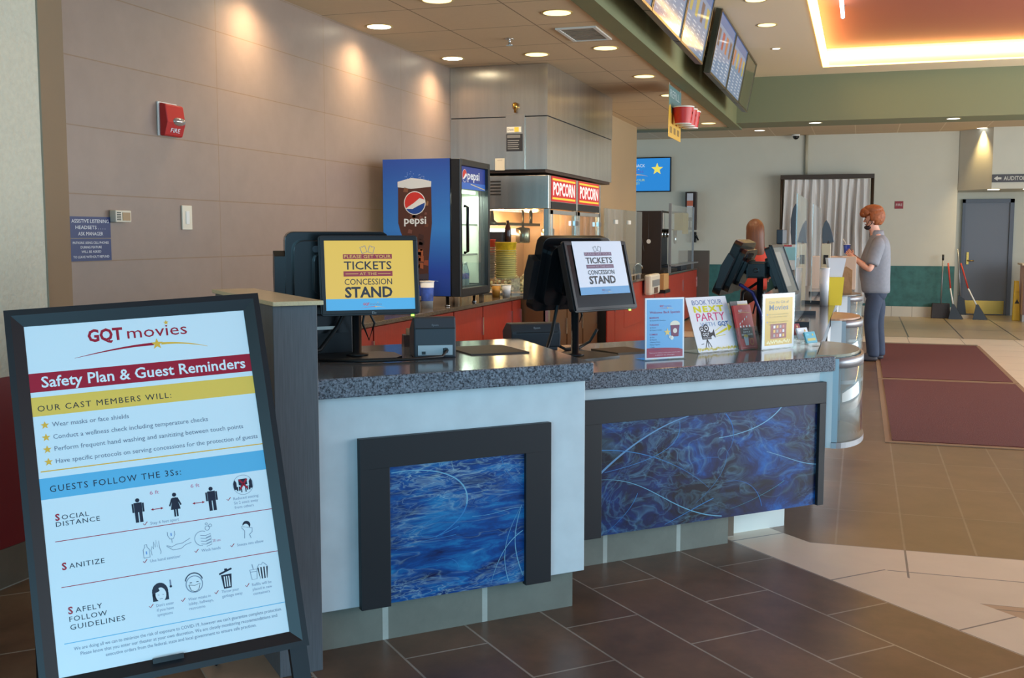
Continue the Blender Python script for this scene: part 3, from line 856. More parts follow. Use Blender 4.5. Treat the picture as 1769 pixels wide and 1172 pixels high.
# faces, bin, popcorn
p.circle(.271, .172, .021, INK, 2, .024); p.rect(.250, .148, .292, .168, INK, 2); p.circle(.272, .164, .014, (236, 240, 244), 3, .019); p.poly([(.256, .182), (.266, .186), (.270, .174), (.258, .170)], INK, 4)
p.line([(.264, .164), (.268, .163)], .0012, GL, 5); p.line([(.276, .164), (.280, .163)], .0012, GL, 5); p.line([(.268, .153), (.276, .153)], .0012, GL, 5); p.line([(.300, .182), (.300, .199)], .004, GL, 2); p.circle(.300, .181, .0032, INK, 3)
p.ring(.362, .176, .022, .0022, GL, 2); p.ring(.362, .183, .023, .0030, (70, 78, 96), 2, a0=10, a1=170); p.poly([(.347, .176), (.377, .176), (.372, .160), (.362, .155), (.352, .160)], (236, 240, 244), 3); p.line([(.347, .176), (.362, .172), (.377, .176), (.372, .160), (.362, .155), (.352, .160), (.347, .176)], .0014, INK, 4)
for sx in (-1, 1): p.line([(.362 + sx * .006, .181), (.362 + sx * .012, .181)], .002, INK, 4)
p.poly([(.435, .187), (.464, .187), (.460, .149), (.439, .149)], INK, 2)
for k in range(3): p.rect(.442 + k * .0062, .153, .445 + k * .0062, .182, (236, 240, 244), 3)
p.line([(.431, .190), (.466, .201)], .005, INK, 2); p.rect(.446, .197, .454, .203, INK, 2)
p.line([(.515, .187), (.518, .160), (.532, .160), (.535, .187), (.515, .187)], .0014, GL, 2); p.line([(.525, .187), (.523, .202)], .002, GL, 2); p.rect(.517, .180, .533, .1815, GL, 2)
p.poly([(.536, .190), (.566, .190), (.561, .158), (.541, .158)], INK, 2)
for k in range(3): p.poly([(.540 + k * .0085, .190), (.5445 + k * .0085, .190), (.5450 + k * .0072, .158), (.5415 + k * .0072, .158)], (236, 240, 244), 3)
p.line([(.537, .191), (.542, .199), (.549, .197), (.553, .203), (.559, .198), (.565, .191)], .0014, GL, 2)
cap(.254, .133, ["Don't enter", 'if you have', 'symptoms'], w0=[.046, .044, .040]); cap(.338, .134, ['Wear masks in', 'lobby, hallways,', 'restrooms'], w0=[.060, .066, .042]); cap(.428, .138, ['Throw your', 'garbage away'], w0=[.048, .056]); cap(.513, .142, ['Refills will be', 'placed in new', 'containers'], w0=[.054, .054, .046])
p.rect(.021, .0815, .612, .0835, SKY)
p.text("We are doing all we can to minimize the risk of exposure to COVID-19, however we can't guarantee complete protection.", .300 + .015, .062, .0088, (128, 136, 160), 2, 'c', w=.545)
p.text('Please know that you enter our theater at your own discretion. We are closely monitoring recommendations and', .315, .047, .0088, (128, 136, 160), 2, 'c', w=.515)
p.text('executive orders from the federal, state and local government to ensure safe practices.', .315, .032, .0088, (128, 136, 160), 2, 'c', w=.395)
p.build('poster', sign, mtx=SM)

# ================================================================== ON THE TILED WALL
t = thing('fire_alarm', 'red fire alarm strobe on the taupe tiled wall', 'fire alarm', (5.66, 4.0, 2.19))
MB().box(-.105, .085, -.012, 0, -.10, .10).build('mounting_plate', WHITEP, t, bevel=.004)
MB().prism_x([(-.012, -.10), (-.012, .095), (-.055, .085), (-.07, -.02), (-.045, -.10)], -.095, .085).build('housing', RED, t, bevel=.008)
MB().ball((.02, -.062, -.012), .062, .034, .026).build('strobe_lens', mat('clear_strobe_lens', (190, 180, 172), .08, .5, coat=.5), t)
Print(.0006).text('FIRE', 0, 0, .026, WHITE, 1, 'c', w=.09).build('lettering', t, loc=(-.005, -.0545, -.078), rot=(R(17.4), 0, 0))
t = thing('thermostat', 'small cream thermostat at the corner of the blue notices', 'thermostat', (5.165, 4.0, 1.605))
MB().box(-.068, .068, -.045, 0, -.034, .034).build('case', CREAMP, t, bevel=.006)
m = MB(); m.box(-.012, .055, -.047, -.045, -.024, .022)
m.build('dial_window', mat('beige_window', (170, 140, 100), .4), t)
m = MB()
for k in range(5): m.box(-.060, -.026, -.0462, -.045, -.022 + k * .010, -.017 + k * .010)
m.build('vents', mat('vent_slots', (60, 66, 60), .6), t)
t = thing('wall_switch', 'tall cream blank switch plate on the tiled wall', 'switch plate', (5.82, 4.0, 1.608))
MB().box(-.052, .052, -.012, 0, -.075, .075).build('plate', CREAMP, t, bevel=.004)
MB().box(-.018, .018, -.016, -.012, -.04, .04).build('rocker', WHITEP, t, bevel=.002)
NAVY = (26, 46, 104)
def notice(z, hh, label, lines):
    t = thing('notice', label, 'sign', (4.93, 4.0, z), 0)
    p = Print(.0006, .4); p.slab(-.165, -hh / 2, .165, hh / 2, -.008, NAVY)
    for s, zz, h_, w_ in lines: p.text(s, 0, zz, h_, (232, 236, 240), 14, 'c', w=w_)
    p.build('board', t)
notice(1.542, .115, 'upper blue notice about assistive listening headsets', [('ASSISTIVE LISTENING', .024, .019, .30), ('HEADSETS . . . .', -.010, .019, .24), ('ASK MANAGER', -.044, .019, .20)])
notice(1.420, .120, 'lower blue notice about cell phones, below the headset notice', [('PATRONS USING CELL PHONES', .032, .013, .29), ('DURING FEATURE', .008, .013, .17), ('WILL BE ASKED', -.016, .013, .16), ('TO LEAVE WITHOUT REFUND', -.044, .013, .29)])

# ================================================================== BACK COUNTER, CABINETS, COOLER
t = thing('back_counter', 'dark granite worktop along the tiled wall under the blue cooler', 'worktop', (7.7, 3.6, .87))
MB().box(-2.5, 2.70, -.41, .4, 0, .032).build('worktop', GRANB, t, bevel=.005)
xs = [5.3, 6.10, 6.92, 7.98, 8.50, 9.24, 10.10, 10.40]
lab = ['leftmost red cabinet, half hidden by the grey partition', 'red cabinet left of the pole of the yellow-screen monitor', 'red cabinet right of the pole under the yellow screen', 'red cabinet behind the card printer, below the blue cooler',
       'red cabinet below the glass door of the blue cooler', 'red cabinet left of the second monitor', 'narrow red cabinet next to the popcorn machine']
for i in range(7):
    a, b = xs[i], xs[i + 1]
    t = thing('base_cabinet', lab[i], 'cabinet', ((a + b) / 2, 3.6, 0), 0, 'red cabinets along the tiled wall')
    h = (b - a) / 2
    MB().box(-h + .003, h - .003, -.33, .39, .09, .869).box(-h + .003, h - .003, -.27, .39, 0, .09).build('body', DARKGAP, t)
    d = MB().box(-h + .012, h - .012, -.352, -.331, .10, .855).build('door', REDCAB, t, bevel=.002)
    MB().box(h - .034, h - .018, -.368, -.352, .60, .76).build('handle', CHROME, d)
t = thing('drink_cooler', 'tall blue countertop drink cooler with glass door', 'cooler', (8.82, 3.56, .902))
m = MB()
m.box(-.38, -.35, -.31, .30, .085, 1.23).box(.35, .38, -.31, .30, .085, 1.23).box(-.35, .35, .27, .30, .085, 1.23).box(-.35, .35, -.31, .27, .085, .16).box(-.35, .35, -.31, .27, 1.0, 1.23)
m.build('body', BLACKP, t)
m = MB(); m.box(-.345, .345, .255, .268, .17, .99).box(-.348, -.34, -.3, .26, .17, .99).box(.34, .348, -.3, .26, .17, .99).box(-.34, .34, -.3, .26, .985, .998)
m.build('liner', mat('pale_cooler_liner', (214, 220, 204), .4), t)
for z in (.42, .68):
    m = MB(); m.box(-.335, .335, -.29, -.282, z, z + .016).box(-.335, .335, .24, .25, z, z + .012)
    for k in range(22): m.box(-.33 + k * .0312, -.325 + k * .0312, -.282, .24, z + .004, z + .009)
    m.build('shelf', mat('cooler_shelf_wire', (196, 200, 190), .4), t)
MB().box(-.3, .3, -.285, -.265, .955, .98).build('light_tube', emis('cooler_lamp_glow', (236, 250, 226), 5), t)
d = MB().box(-.38, -.335, -.395, -.315, .085, 1.225).box(.325, .38, -.395, -.315, .085, 1.225).box(-.335, .325, -.395, -.315, 1.175, 1.225).box(-.335, .325, -.395, -.315, .085, .15).build('door', BLACKP, t, bevel=.004)
MB().box(-.335, .325, -.36, -.355, .15, 1.175).build('door_glass', GLASSP, d)
MB().tube([(-.295, -.4, .45), (-.295, -.43, .46), (-.295, -.43, .83), (-.295, -.4, .84)], .014).build('door_handle', BLACKS, d)
p = Print(.0006, .3)
p.rect(-.335, .985, .325, 1.172, (46, 66, 150)); p.rect(-.335, .985, .325, 1.04, (60, 110, 200), 2)
dl = bpy.data.lights.new('cooler_glow', 'AREA'); dl.shape = 'RECTANGLE'; dl.size = .5; dl.size_y = .1; dl.energy = 16; dl.color = (.92, 1, .84)
ol = bpy.data.objects.new('cooler_glow', dl); COL.objects.link(ol); ol.parent = t; ol.location = (0, -.24, .95)
def globe(p, x, z, r, L=3):
    p.circle(x, z, r, (240, 240, 240), L, n=28)
    up = [(x + r * .93 * math.cos(a), z + r * .93 * math.sin(a)) for a in [R(18 + 190 * i / 14) for i in range(15)]]
    p.poly(up + [(x - .1 * r, z + .0 * r), (x + .45 * r, z + .42 * r)][:2], (214, 56, 50), L + 1)
    lo = [(x + r * .93 * math.cos(a), z + r * .93 * math.sin(a)) for a in [R(212 + 150 * i / 14) for i in range(15)]]
    p.poly(lo + [(x + .35 * r, z - .22 * r), (x - .2 * r, z - .5 * r)], (30, 74, 158), L + 1)
globe(p, -.2, 1.095, .055); p.text('pepsi', -.13, 1.07, .07, WHITE, 3, w=.3, bold=.02)
p.line([(-.05, 1.03), (.1, 1.015), (.31, .995)], .006, (236, 214, 140), 3)
p.build('header_panel', d, loc=(0, -.368, 0))
# printed left side: drinking glass of cola with the drink mark
BLUEG, nt, pb = newmat('blue_side_wrap')
tc = N(nt, 'ShaderNodeTexCoord'); sx = N(nt, 'ShaderNodeSeparateXYZ'); nt.links.new(tc.outputs['Object'], sx.inputs[0])
rp = N(nt, 'ShaderNodeValToRGB'); e = rp.color_ramp.elements
e[0].position, e[0].color = .0, lin((36, 70, 160)); e[1].position, e[1].color = 1.0, lin((44, 84, 176)); k = e.new(.5); k.color = lin((58, 136, 224)); k = e.new(.18); k.color = lin((34, 76, 184))
mr = N(nt, 'ShaderNodeMapRange'); mr.inputs[1].default_value = 0; mr.inputs[2].default_value = 1.12
nt.links.new(sx.outputs[2], mr.inputs[0]); nt.links.new(mr.outputs[0], rp.inputs[0]); nt.links.new(rp.outputs[0], pb.inputs['Base Color']); pb.inputs['Roughness'].default_value = .4
sw = MB().box(0, .604, 0, .003, 0, 1.14).build('side_wrap', BLUEG, t, loc=(-.383, .298, .09), rot=(0, 0, R(-90)))
p = Print(.0008, .4)
ox, oz = 3.858, .992
def gp(Y, z): return (ox - Y, z - oz)
COLA = (84, 46, 34)
gl = [gp(3.718, 1.90), gp(3.72, 1.60), gp(3.70, 1.53), gp(3.67, 1.46), gp(3.655, 1.30), gp(3.65, 1.08), gp(3.45, 1.08), gp(3.445, 1.30), gp(3.43, 1.46), gp(3.415, 1.60), gp(3.42, 1.90)]
p.poly(gl, COLA, 1)
p.poly([gp(3.722, 1.945), gp(3.722, 1.90), gp(3.60, 1.885), gp(3.42, 1.90), gp(3.418, 1.945), gp(3.5, 1.965), gp(3.6, 1.975)], (226, 230, 232), 2)
rr = random.Random(3)
for k in range(22):
    cxx, czz = rr.uniform(3.46, 3.68), rr.uniform(1.36, 1.88)
    a = gp(cxx, czz); s = rr.uniform(.012, .03)
    p.poly([(a[0] - s, a[1] - s * .6), (a[0] + s * .8, a[1] - s * .8), (a[0] + s, a[1] + s * .5), (a[0] - s * .5, a[1] + s)], rr.choice([(112, 66, 46), (132, 84, 60), (150, 108, 78), (66, 38, 32), (120, 76, 66)]), 2)
for k in range(9):
    cxx, czz = rr.uniform(3.47, 3.64), rr.uniform(1.20, 1.36); a = gp(cxx, czz); s = rr.uniform(.014, .03)
    p.poly([(a[0] - s, a[1] - s * .6), (a[0] + s, a[1] - s), (a[0] + s, a[1] + s), (a[0] - s * .5, a[1] + s)], rr.choice([(150, 76, 50), (168, 92, 58), (120, 62, 48)]), 2)
p.poly([gp(3.655, 1.16), gp(3.65, 1.08), gp(3.45, 1.08), gp(3.445, 1.18)], (70, 62, 74), 3)
p.line([gp(3.70, 1.115), gp(3.55, 1.13), gp(3.36, 1.115)], .004, (150, 190, 240), 3, .004)
a = gp(3.567, 1.767); globe(p, a[0], a[1], .098, 4)
a = gp(3.665, 1.595); p.text('pepsi', a[0], a[1], .062, WHITE, 4, w=.2, bold=.02)
for k in range(26):
    cxx, czz = rr.uniform(3.44, 3.68), rr.uniform(1.95, 2.03); a = gp(cxx, czz); p.circle(a[0], a[1], .003, (190, 210, 240), 1, n=6)
p.build('side_artwork', sw, loc=(0, -.0005, 0))
for sx_ in (-.33, .33):
    for sy in (-.26, .24): MB().lathe([(.022, 0), (.022, .012), (.014, .016), (.014, .088)], (sx_, sy, 0), 12).build('leg', CHROME, t)
BOT = mat('clear_bottle_plastic', (150, 168, 170), .15); BOTL = mat('blue_bottle_label', (40, 70, 150), .4); BOTC = mat('white_bottle_cap', (220, 224, 220), .4); COLAB = mat('cola_bottle', (52, 30, 26), .15)
def bottle(x, y, z, label, body, lab_m, cap_m, group, s=1.0):
    t = thing('drink_bottle', label, 'bottle', (x, y, z), 0, group)
    MB().lathe([(.028 * s, 0), (.031 * s, .006 * s), (.031 * s, .11 * s), (.028 * s, .13 * s), (.012 * s, .175 * s), (.012 * s, .185 * s)], n=14).build('body', body, t)
    MB().lathe([(.0318 * s, .055 * s), (.0318 * s, .105 * s)], n=14, cap=False).build('label_band', lab_m, t)
    MB().lathe([(.0145 * s, .183 * s), (.0145 * s, .203 * s)], n=12).build('cap', cap_m, t)
    return t
o5 = ['leftmost', 'second', 'middle', 'fourth', 'rightmost']
for k in range(5): bottle(8.56 + k * .10, 3.31, 1.063, o5[k] + ' of the five bottles on the cooler floor', BOT, BOTL, BOTC, 'bottles on the cooler floor', 1.0)
for k in range(3): bottle(8.66 + k * .12, 3.36, 1.334, ('left', 'middle', 'right')[k] + ' bottle on the lower cooler shelf', (BOT, BOT, COLAB)[k], BOTL, BOTC, 'bottles on the cooler shelf', 1.0)

def paper_cup(x, y, z, r0, r1, h, label, body, cat='cup', art=None, name='paper_cup', group=None):
    t = thing(name, label, cat, (x, y, z), 0, group)
    MB().lathe([(r0 * .96, .003), (r0, 0), (r1, h), (r1 - .002, h), (r0 - .002, .006)], n=24, cap=False).lathe([(.0005, .005), (r0 - .001, .005)], n=24, cap=False).build('cup_wall', body, t)
    MB().lathe([(r1 - .003, h - .004), (r1 + .003, h - .003), (r1 + .003, h + .002), (r1 - .003, h + .003)], n=24).build('rim', mat('cup_rim', (236, 234, 226), .5), t)
    if art:
        MB().lathe([(r0 + (r1 - r0) * art[1] / h + .0006, art[1]), (r0 + (r1 - r0) * art[2] / h + .0006, art[2])], n=24, cap=False).build('printed_band', art[0], t)
    return t
CUPW = mat('white_cup_paper', (226, 230, 236), .5)
t = paper_cup(8.25, 3.385, .902, .045, .058, .22, 'white and blue paper cup on the worktop beside the blue cooler', CUPW, art=(mat('blue_cup_print', (70, 100, 190), .5, noise=.5, nscale=14), .06, .17))

# ================================================================== STEEL HOOD
t = thing('exhaust_hood', 'brushed steel exhaust hood box over the popcorn machine', 'hood', (11.85, 3.49, 2.13))
MB().box(-1.46, 1.45, -.514, .508, .545, 1.048).build('upper_panel', STEEL, t)
MB().box(-1.456, 1.446, -.510, .508, .02, .535).build('lower_panel', STEEL, t)
MB().box(-1.44, 1.43, -.49, .5, -.01, .02).build('bottom_lip', mat('dark_bronze_lip', (70, 52, 42), .5), t)
MB().box(-1.45, 1.44, -.504, .5, .535, .545).build('seam', DARKGAP, t)
MB().box(-1.475, -1.456, -.285, -.085, .02, .56).build('control_panel', STEEL, t, bevel=.002)
p = Print(.0008, .4); p.slab(-.085, .20, .085, .37, -.004, (46, 46, 50)); p.rect(-.075, .33, .06, .36, (120, 120, 120), 10)
for k in range(5): p.rect(-.07, .22 + k * .02, .05 - .01 * (k % 2), .228 + k * .02, (140, 140, 140), 10)
p.build('rating_plate', t, loc=(-1.476, -.18, 0), rot=(0, 0, R(-90)))
p = Print(.0008, .4); p.slab(-.08, .385, .07, .44, -.003, (226, 224, 214)); p.rect(.0, .39, .045, .435, (226, 200, 80), 8); p.text('Duct', -.07, .405, .02, (110, 110, 110), 8, w=.06)
p.build('sticker', t, loc=(-1.476, -.18, 0), rot=(0, 0, R(-90)))
p = Print(.0008, .5); p.slab(-.05, .015, .05, .135, -.002, (222, 214, 196)); p.text('NOTICE', 0, .11, .010, (130, 120, 110), 6, 'c')
p.build('paper_notice', t, loc=(-1.458, -.02, 0), rot=(0, 0, R(-90)))
MB().lathe([(.012, 0), (.012, .03), (.026, .045), (.026, .09), (.012, .1), (.002, .102)], (-1.49, -.19, .575), 12).build('pilot_lamp', BRASS, t)

# ================================================================== POPCORN MACHINE
WARMIN = mat('copper_interior', (214, 160, 110), .4, .3)
t = thing('popcorn_machine', 'large steel popcorn machine with two glass doors and red headers', 'popcorn machine', (11.56, 3.45, 0))
X0, X1, Y0, Y1 = -1.14, 1.12, -.48, .52
MB().box(X0, X1, Y0 + .03, Y1, .06, .88).build('base_cabinet', mat('bronze_panel', (110, 78, 48), .4, .4), t)
for k in range(3):
    dr = MB().box(X0 + .10 + k * .70, X0 + .76 + k * .70, Y0 + .012, Y0 + .03, .10, .84).build('base_door', mat('bronze_door', (120, 84, 50), .35, .4), t, bevel=.003)
    MB().box(X0 + .72 + k * .70, X0 + .74 + k * .70, Y0, Y0 + .012, .45, .62).build('handle', CHROME, dr)
MB().box(X0, X1, Y0, Y1, .88, .915).build('deck', STEEL, t)
for sx_ in (X0, X0 + 1.10, X1 - .06):
    MB().box(sx_, sx_ + (.07 if sx_ != X0 + 1.10 else .06), Y0, Y0 + .05, .06 if sx_ == X0 else .915, 1.76).build('post', STEEL, t)
MB().box(X0, X0 + .04, Y1 - .04, Y1, .915, 1.76).build('post', STEEL, t)
m = MB(); m.box(X0, X1, Y0, Y1, 1.76, 2.095); m.build('header', STEEL, t, bevel=.006)
m = MB()
for c in range(3):
    for r_ in range(5): m.box(X0 - .003, X0 + .002, .02 + c * .155, .13 + c * .155, 1.90 + r_ * .032, 1.915 + r_ * .032)
m.build('vent_slots', DARKGAP, t)
MB().box(X0 + .05, X1 - .02, Y1 - .05, Y1 - .03, .915, 1.76).box(X1 - .03, X1 - .01, Y0 + .06, Y1 - .05, .915, 1.76).build('interior_panels', WARMIN, t)
MB().box(X0 + .005, X0 + .011, Y0 + .06, Y1 - .05, .93, 1.75).build('side_glass', GLASSP, t)
for k in range(2):
    xa = X0 + .09 + k * 1.09; xb = xa + .98
    d = MB().box(xa, xa + .035, Y0 - .012, Y0 + .01, .93, 1.75).box(xb - .035, xb, Y0 - .012, Y0 + .01, .93, 1.75).box(xa, xb, Y0 - .012, Y0 + .01, 1.71, 1.75).box(xa, xb, Y0 - .012, Y0 + .01, .93, .97).build('glass_door', STEEL, t)
    MB().box(xa + .035, xb - .035, Y0 - .003, Y0 + .003, .97, 1.71).build('door_pane', GLASSP, d)
    MB().box(xb - .16, xb - .03, Y0 - .04, Y0 - .012, 1.60, 1.65).build('latch', CHROME, d)
    p = Print(.001, .35, em=.9)
    p.rect(0, 0, .97, .25, (196, 36, 40)); p.rect(.03, .02, .94, .04, (244, 200, 60), 2); p.rect(.03, .21, .94, .23, (244, 200, 60), 2)
    p.text('POPCORN', .485, .065, .125, (250, 240, 232), 2, 'c', w=.86, bold=.03)
    p.build('lit_header_sign', t, loc=(xa + .005, Y0 - .004, 1.84))
    MB().box(xa, xa + .98, Y0 - .006, Y0 - .001, 1.765, 1.835).build('header_trim', BLACKP, t)
MB().tube([(.0, .05, 1.76), (.0, .05, 1.62)], .02).tube([(-.36, .03, 1.76), (-.36, .03, 1.58)], .012).tube([(.62, .03, 1.76), (.62, .03, 1.58)], .012).box(-.95, .3, .03, .12, 1.60, 1.63).build('kettle_arm', STEELD, t)
for x in (-.36, .62):
    MB().lathe([(.07, 0), (.078, .01), (.078, .15), (.07, .16), (.02, .17)], (x, .03, 1.415), 24).build('kettle', mat('kettle_steel', (176, 160, 140), .25, 1), t)
m = MB(); m.lathe([(.10, 1.60), (.03, 1.66), (.02, 1.75)], (-.9, .2, 0), 18); m.build('lamp_shade', STEELD, t)
m = MB(); m.lathe([(.0005, 1.602), (.085, 1.602)], (-.9, .2, 0), 18, cap=False); m.build('heat_lamp', emis('heat_lamp_glow', (255, 214, 150), 14), t)
MB().tube([(-.95, .4, 1.54), (.95, .4, 1.54)], .03).build('light_tube', emis('white_tube_glow', (255, 246, 236), 9), t)
for x in (-.7, .5):
    dl = bpy.data.lights.new('cabinet_glow', 'POINT'); dl.energy = 9; dl.color = (1, .66, .32); dl.shadow_soft_size = .08
    ol = bpy.data.objects.new('cabinet_glow', dl); COL.objects.link(ol); ol.parent = t; ol.location = (x, .2, 1.68)
m = MB(); rr = random.Random(5)
for k in range(420):
    x, y = rr.uniform(-.98, 1.0), rr.uniform(-.38, .42)
    z = .925 + max(0, .16 * (1 - abs(x - .1) / 1.3)) * rr.random()
    m.ball((x, y, z), rr.uniform(.012, .02), None, None, 5, 4)
tag(m.build('popcorn', mat('popped_corn', (244, 226, 176), .8), t), kind='stuff')

# ================================================================== ON THE WORKTOP BEFORE THE POPCORN MACHINE
t = thing('riser_shelf', 'clear acrylic riser on the worktop carrying the bucket stacks', 'riser', (10.08, 3.44, .902))
MB().box(-.13, .13, -.24, .28, .172, .18).box(-.13, .13, -.24, -.232, 0, .172).box(-.13, .13, .272, .28, 0, .172).build('shelf', ACRYL2, t)
YEL = mat('pale_yellow_tub', (226, 220, 150), .5); WTUB = mat('white_tub', (228, 214, 200), .5); REDP = mat('red_tub_print', (196, 60, 40), .5); YELP = mat('yellow_red_tub_print', (236, 190, 40), .45, noise=.35, nscale=18)
def tub_stack(x, y, z, n, step, r, body, top_mat, what, grp):
    for k in range(n):
        lab = what + (' at the bottom of its stack' if k == 0 else ', number %d from the bottom of its stack' % (k + 1))
        t = thing('popcorn_tub', lab, 'tub', (x, y, z + k * step), 0, grp)
        MB().lathe([(r * .82, 0), (r, step * .96), (r + .004, step * .9), (r + .004, step), (r - .004, step)], n=20, cap=False).lathe([(.0005, .001), (r * .82, .001)], n=20, cap=False).build('tub_wall', body, t)
    t = thing('popcorn_tub', what + ', the printed one on top', 'tub', (x, y, z + n * step), 0, grp)
    MB().lathe([(r * .82, -.10), (r * .98, .07), (r + .003, .07), (r + .003, .075), (r - .004, .075)], n=20, cap=False).build('tub_wall', top_mat, t)
tub_stack(10.06, 3.30, 1.083, 13, .021, .108, YEL, YELP, 'pale yellow popcorn tub', 'yellow tub stack')
tub_stack(10.12, 3.505, 1.083, 12, .025, .078, WTUB, REDP, 'white popcorn tub beside the yellow stack', 'white tub stack')
paper_cup(9.87, 3.335, .902, .036, .044, .12, 'amber plastic cup under the yellow tub stack', mat('amber_cup', (206, 150, 70), .3))
paper_cup(9.89, 3.237, .902, .036, .045, .12, 'white paper cup at the worktop edge beside the second monitor', CUPW)
t = thing('display_box', 'grey rectangular display box on a post behind the tub stacks', 'box', (10.28, 3.47, .902))
MB().box(-.02, .02, .14, .18, 0, .53).build('post', GREYP, t)
MB().box(-.06, .06, -.08, .20, .53, .63).box(-.06, .06, -.16, -.08, .513, .53).box(-.06, .06, -.08, .2, .513, .53).build('case', GREYP, t, bevel=.003)
t = bottle(10.28, 3.35, 1.4325, 'dark syrup bottle standing on the end of the grey display box', COLAB, COLAB, BLACKP, None, 1.05)

# ================================================================== RED DRINK COUNTER AT THE BACK
t = thing('drink_counter', 'dark worktop of the red drink counter at the back', 'worktop', (16.5, 3.15, .87))
MB().box(-3.74, 3.75, -.28, .24, 0, .03).build('worktop', GRANB, t, bevel=.004)
xs = [12.76, 13.2, 13.75, 15.9, 16.75, 18.6, 20.24]
lab = ['narrow red drink-counter cabinet right of the popcorn machine', 'red drink-counter cabinet with a chrome handle behind the second monitor', 'wide red drink-counter cabinet under the white dispenser', 'red drink-counter cabinet with an open bin slot', 'red drink-counter cabinet below the drink fountain', 'farthest red drink-counter cabinet beside the grey partition']
for i in range(6):
    a, b = xs[i], xs[i + 1]; h = (b - a) / 2
    t = thing('base_cabinet', lab[i], 'cabinet', ((a + b) / 2, 3.15, 0), 0, 'red cabinets of the drink counter')
    MB().box(-h + .004, h - .004, -.235, .24, 0, .869).build('body', DARKGAP if i != 2 else REDCAB, t)
    d = MB().box(-h + .01, h - .01, -.252, -.236, .04 if i != 2 else .30, .86).build('door', REDCAB, t, bevel=.002)
    MB().box(h - .05, h - .03, -.27, -.252, .55, .73).build('handle', CHROME, d)
t = thing('low_partition', 'grey low partition panel at the far end of the drink counter', 'partition', (20.3, 2.95, 0))
MB().box(-.04, .04, -.27, .30, 0, 1.215).build('panel', mat('warm_grey_panel', (92, 84, 76), .5), t, bevel=.004)
t = thing('sneeze_guard', 'clear acrylic sneeze guard standing right of the popcorn machine', 'sneeze guard', (13.8, 2.93, .9))
MB().box(-1.1, 1.22, -.006, .006, .05, .92).build('sheet', ACRYL2, t)
MB().box(-1.0, -.9, -.02, .02, 0, .06).box(1.0, 1.1, -.02, .02, 0, .06).build('foot', ALU, t)
for x in (-.55, .25): MB().box(x, x + .16, -.015, .012, .74, .79).build('clamp', WHITEP, t)
t = thing('paper_towel_roll', 'upright paper towel roll on the drink counter behind the acrylic', 'towel roll', (14.0, 3.03, .9))
MB().lathe([(.012, .0), (.075, .001), (.075, .26), (.015, .262)], n=24).build('roll', mat('paper_towel', (216, 196, 172), .8, bump=.3, bscale=80), t)
MB().tube([(0, 0, .25), (0, 0, .31)], .012).build('spindle', CHROME, t)
t = thing('soap_dispenser', 'white soap dispenser on the red cabinet front', 'dispenser', (15.28, 2.868, .66))
MB().box(-.2, .2, 0, .029, .02, .18).build('wall_plate', ALU, t)
MB().box(-.36, .36, -.10, 0, 0, .29).build('case', CREAMP, t, bevel=.03)
MB().box(-.26, .26, -.112, -.1, .12, .21).build('window', mat('grey_window', (150, 150, 150), .3), t)
MB().box(-.12, .12, -.112, -.1, .02, .10).build('badge', mat('brown_badge', (110, 80, 66), .5), t)
t = thing('napkin_holder', 'tan napkin dispenser on the red cabinet beside the soap dispenser', 'dispenser', (16.3, 2.868, .66))
MB().box(-.15, .15, 0, .029, .02, .18).build('wall_plate', ALU, t)
MB().box(-.2, .2, -.08, 0, .02, .26).build('case', mat('tan_case', (190, 150, 96), .5), t, bevel=.01)
MB().box(-.22, .22, -.1, .0, -.03, .02).build('tray', BLACKP, t)
t = thing('faucet', 'chrome gooseneck faucet on the drink counter', 'faucet', (15.1, 3.05, .9))
MB().tube([(0, 0, 0), (0, 0, .14), (.03, -.02, .19), (.10, -.05, .20), (.16, -.08, .16), (.17, -.085, .12)], .014).build('spout', CHROME, t)
t = thing('drink_fountain', 'tall black drink fountain with chrome nozzles on the drink counter', 'drink fountain', (17.6, 3.2, .9))
MB().box(-.6, .6, -.0, .2, 0, .98).box(-.6, -.56, -.2, .2, 0, .98).box(-.56, .6, -.2, .2, .68, .98).box(-.6, .7, -.25, .2, 0, .05).build('housing', mat('dark_brown_plastic', (40, 28, 24), .4), t, bevel=.006)
MB().box(-.5, .55, -.212, -.2, .70, .95).build('front_panel', mat('pale_grey_plastic', (196, 198, 194), .35), t)
for k in range(4): MB().lathe([(.03, .68), (.024, .60), (.016, .56)], (-.4 + k * .28, -.12, 0), 12).build('nozzle', CHROME, t)
MB().lathe([(.035, -.604), (.035, -.6)], (0, .0, .5), 14, ax='x').build('badge', WHITEP, t)
t = thing('juice_dispenser', 'drink dispenser with a yellow panel on the drink counter', 'juice dispenser', (18.9, 3.23, .9))
MB().box(-.3, .3, -.3, .25, 0, .08).box(-.3, .3, .05, .25, .08, 1.0).box(-.3, .3, -.3, .05, .7, 1.0).build('housing', GREYP, t, bevel=.006)
MB().box(-.32, -.302, -.32, .02, .68, .98).box(-.3, .3, -.318, -.302, .62, .98).build('yellow_panel', mat('yellow_panel', (226, 178, 36), .4), t)
MB().lathe([(.035, .70), (.03, .5), (.02, .45)], (-.1, -.15, 0), 12).build('nozzle', CHROME, t)
t = thing('splash_guard', 'tall clear guard in front of the drink fountains', 'splash guard', (18.1, 2.885, .9))
MB().box(-1.0, 1.5, -.006, .006, .12, 1.08).build('sheet', ACRYL2, t)
for x in (-.98, 1.46): MB().box(x - .02, x + .02, -.02, .02, 0, 1.1).build('post', ALU, t)
MB().box(-1.0, 1.5, -.1, 0, .105, .125).build('tray', ALU, t)
t = thing('wall_dispenser', 'tall black wall unit with a pale advertising strip on the far wall', 'dispenser', (21.2, 3.15, 1.6))
MB().box(-.16, 0, -.10, .11, 0, .73).build('case', mat('dark_brown_case', (50, 36, 32), .4), t, bevel=.006)
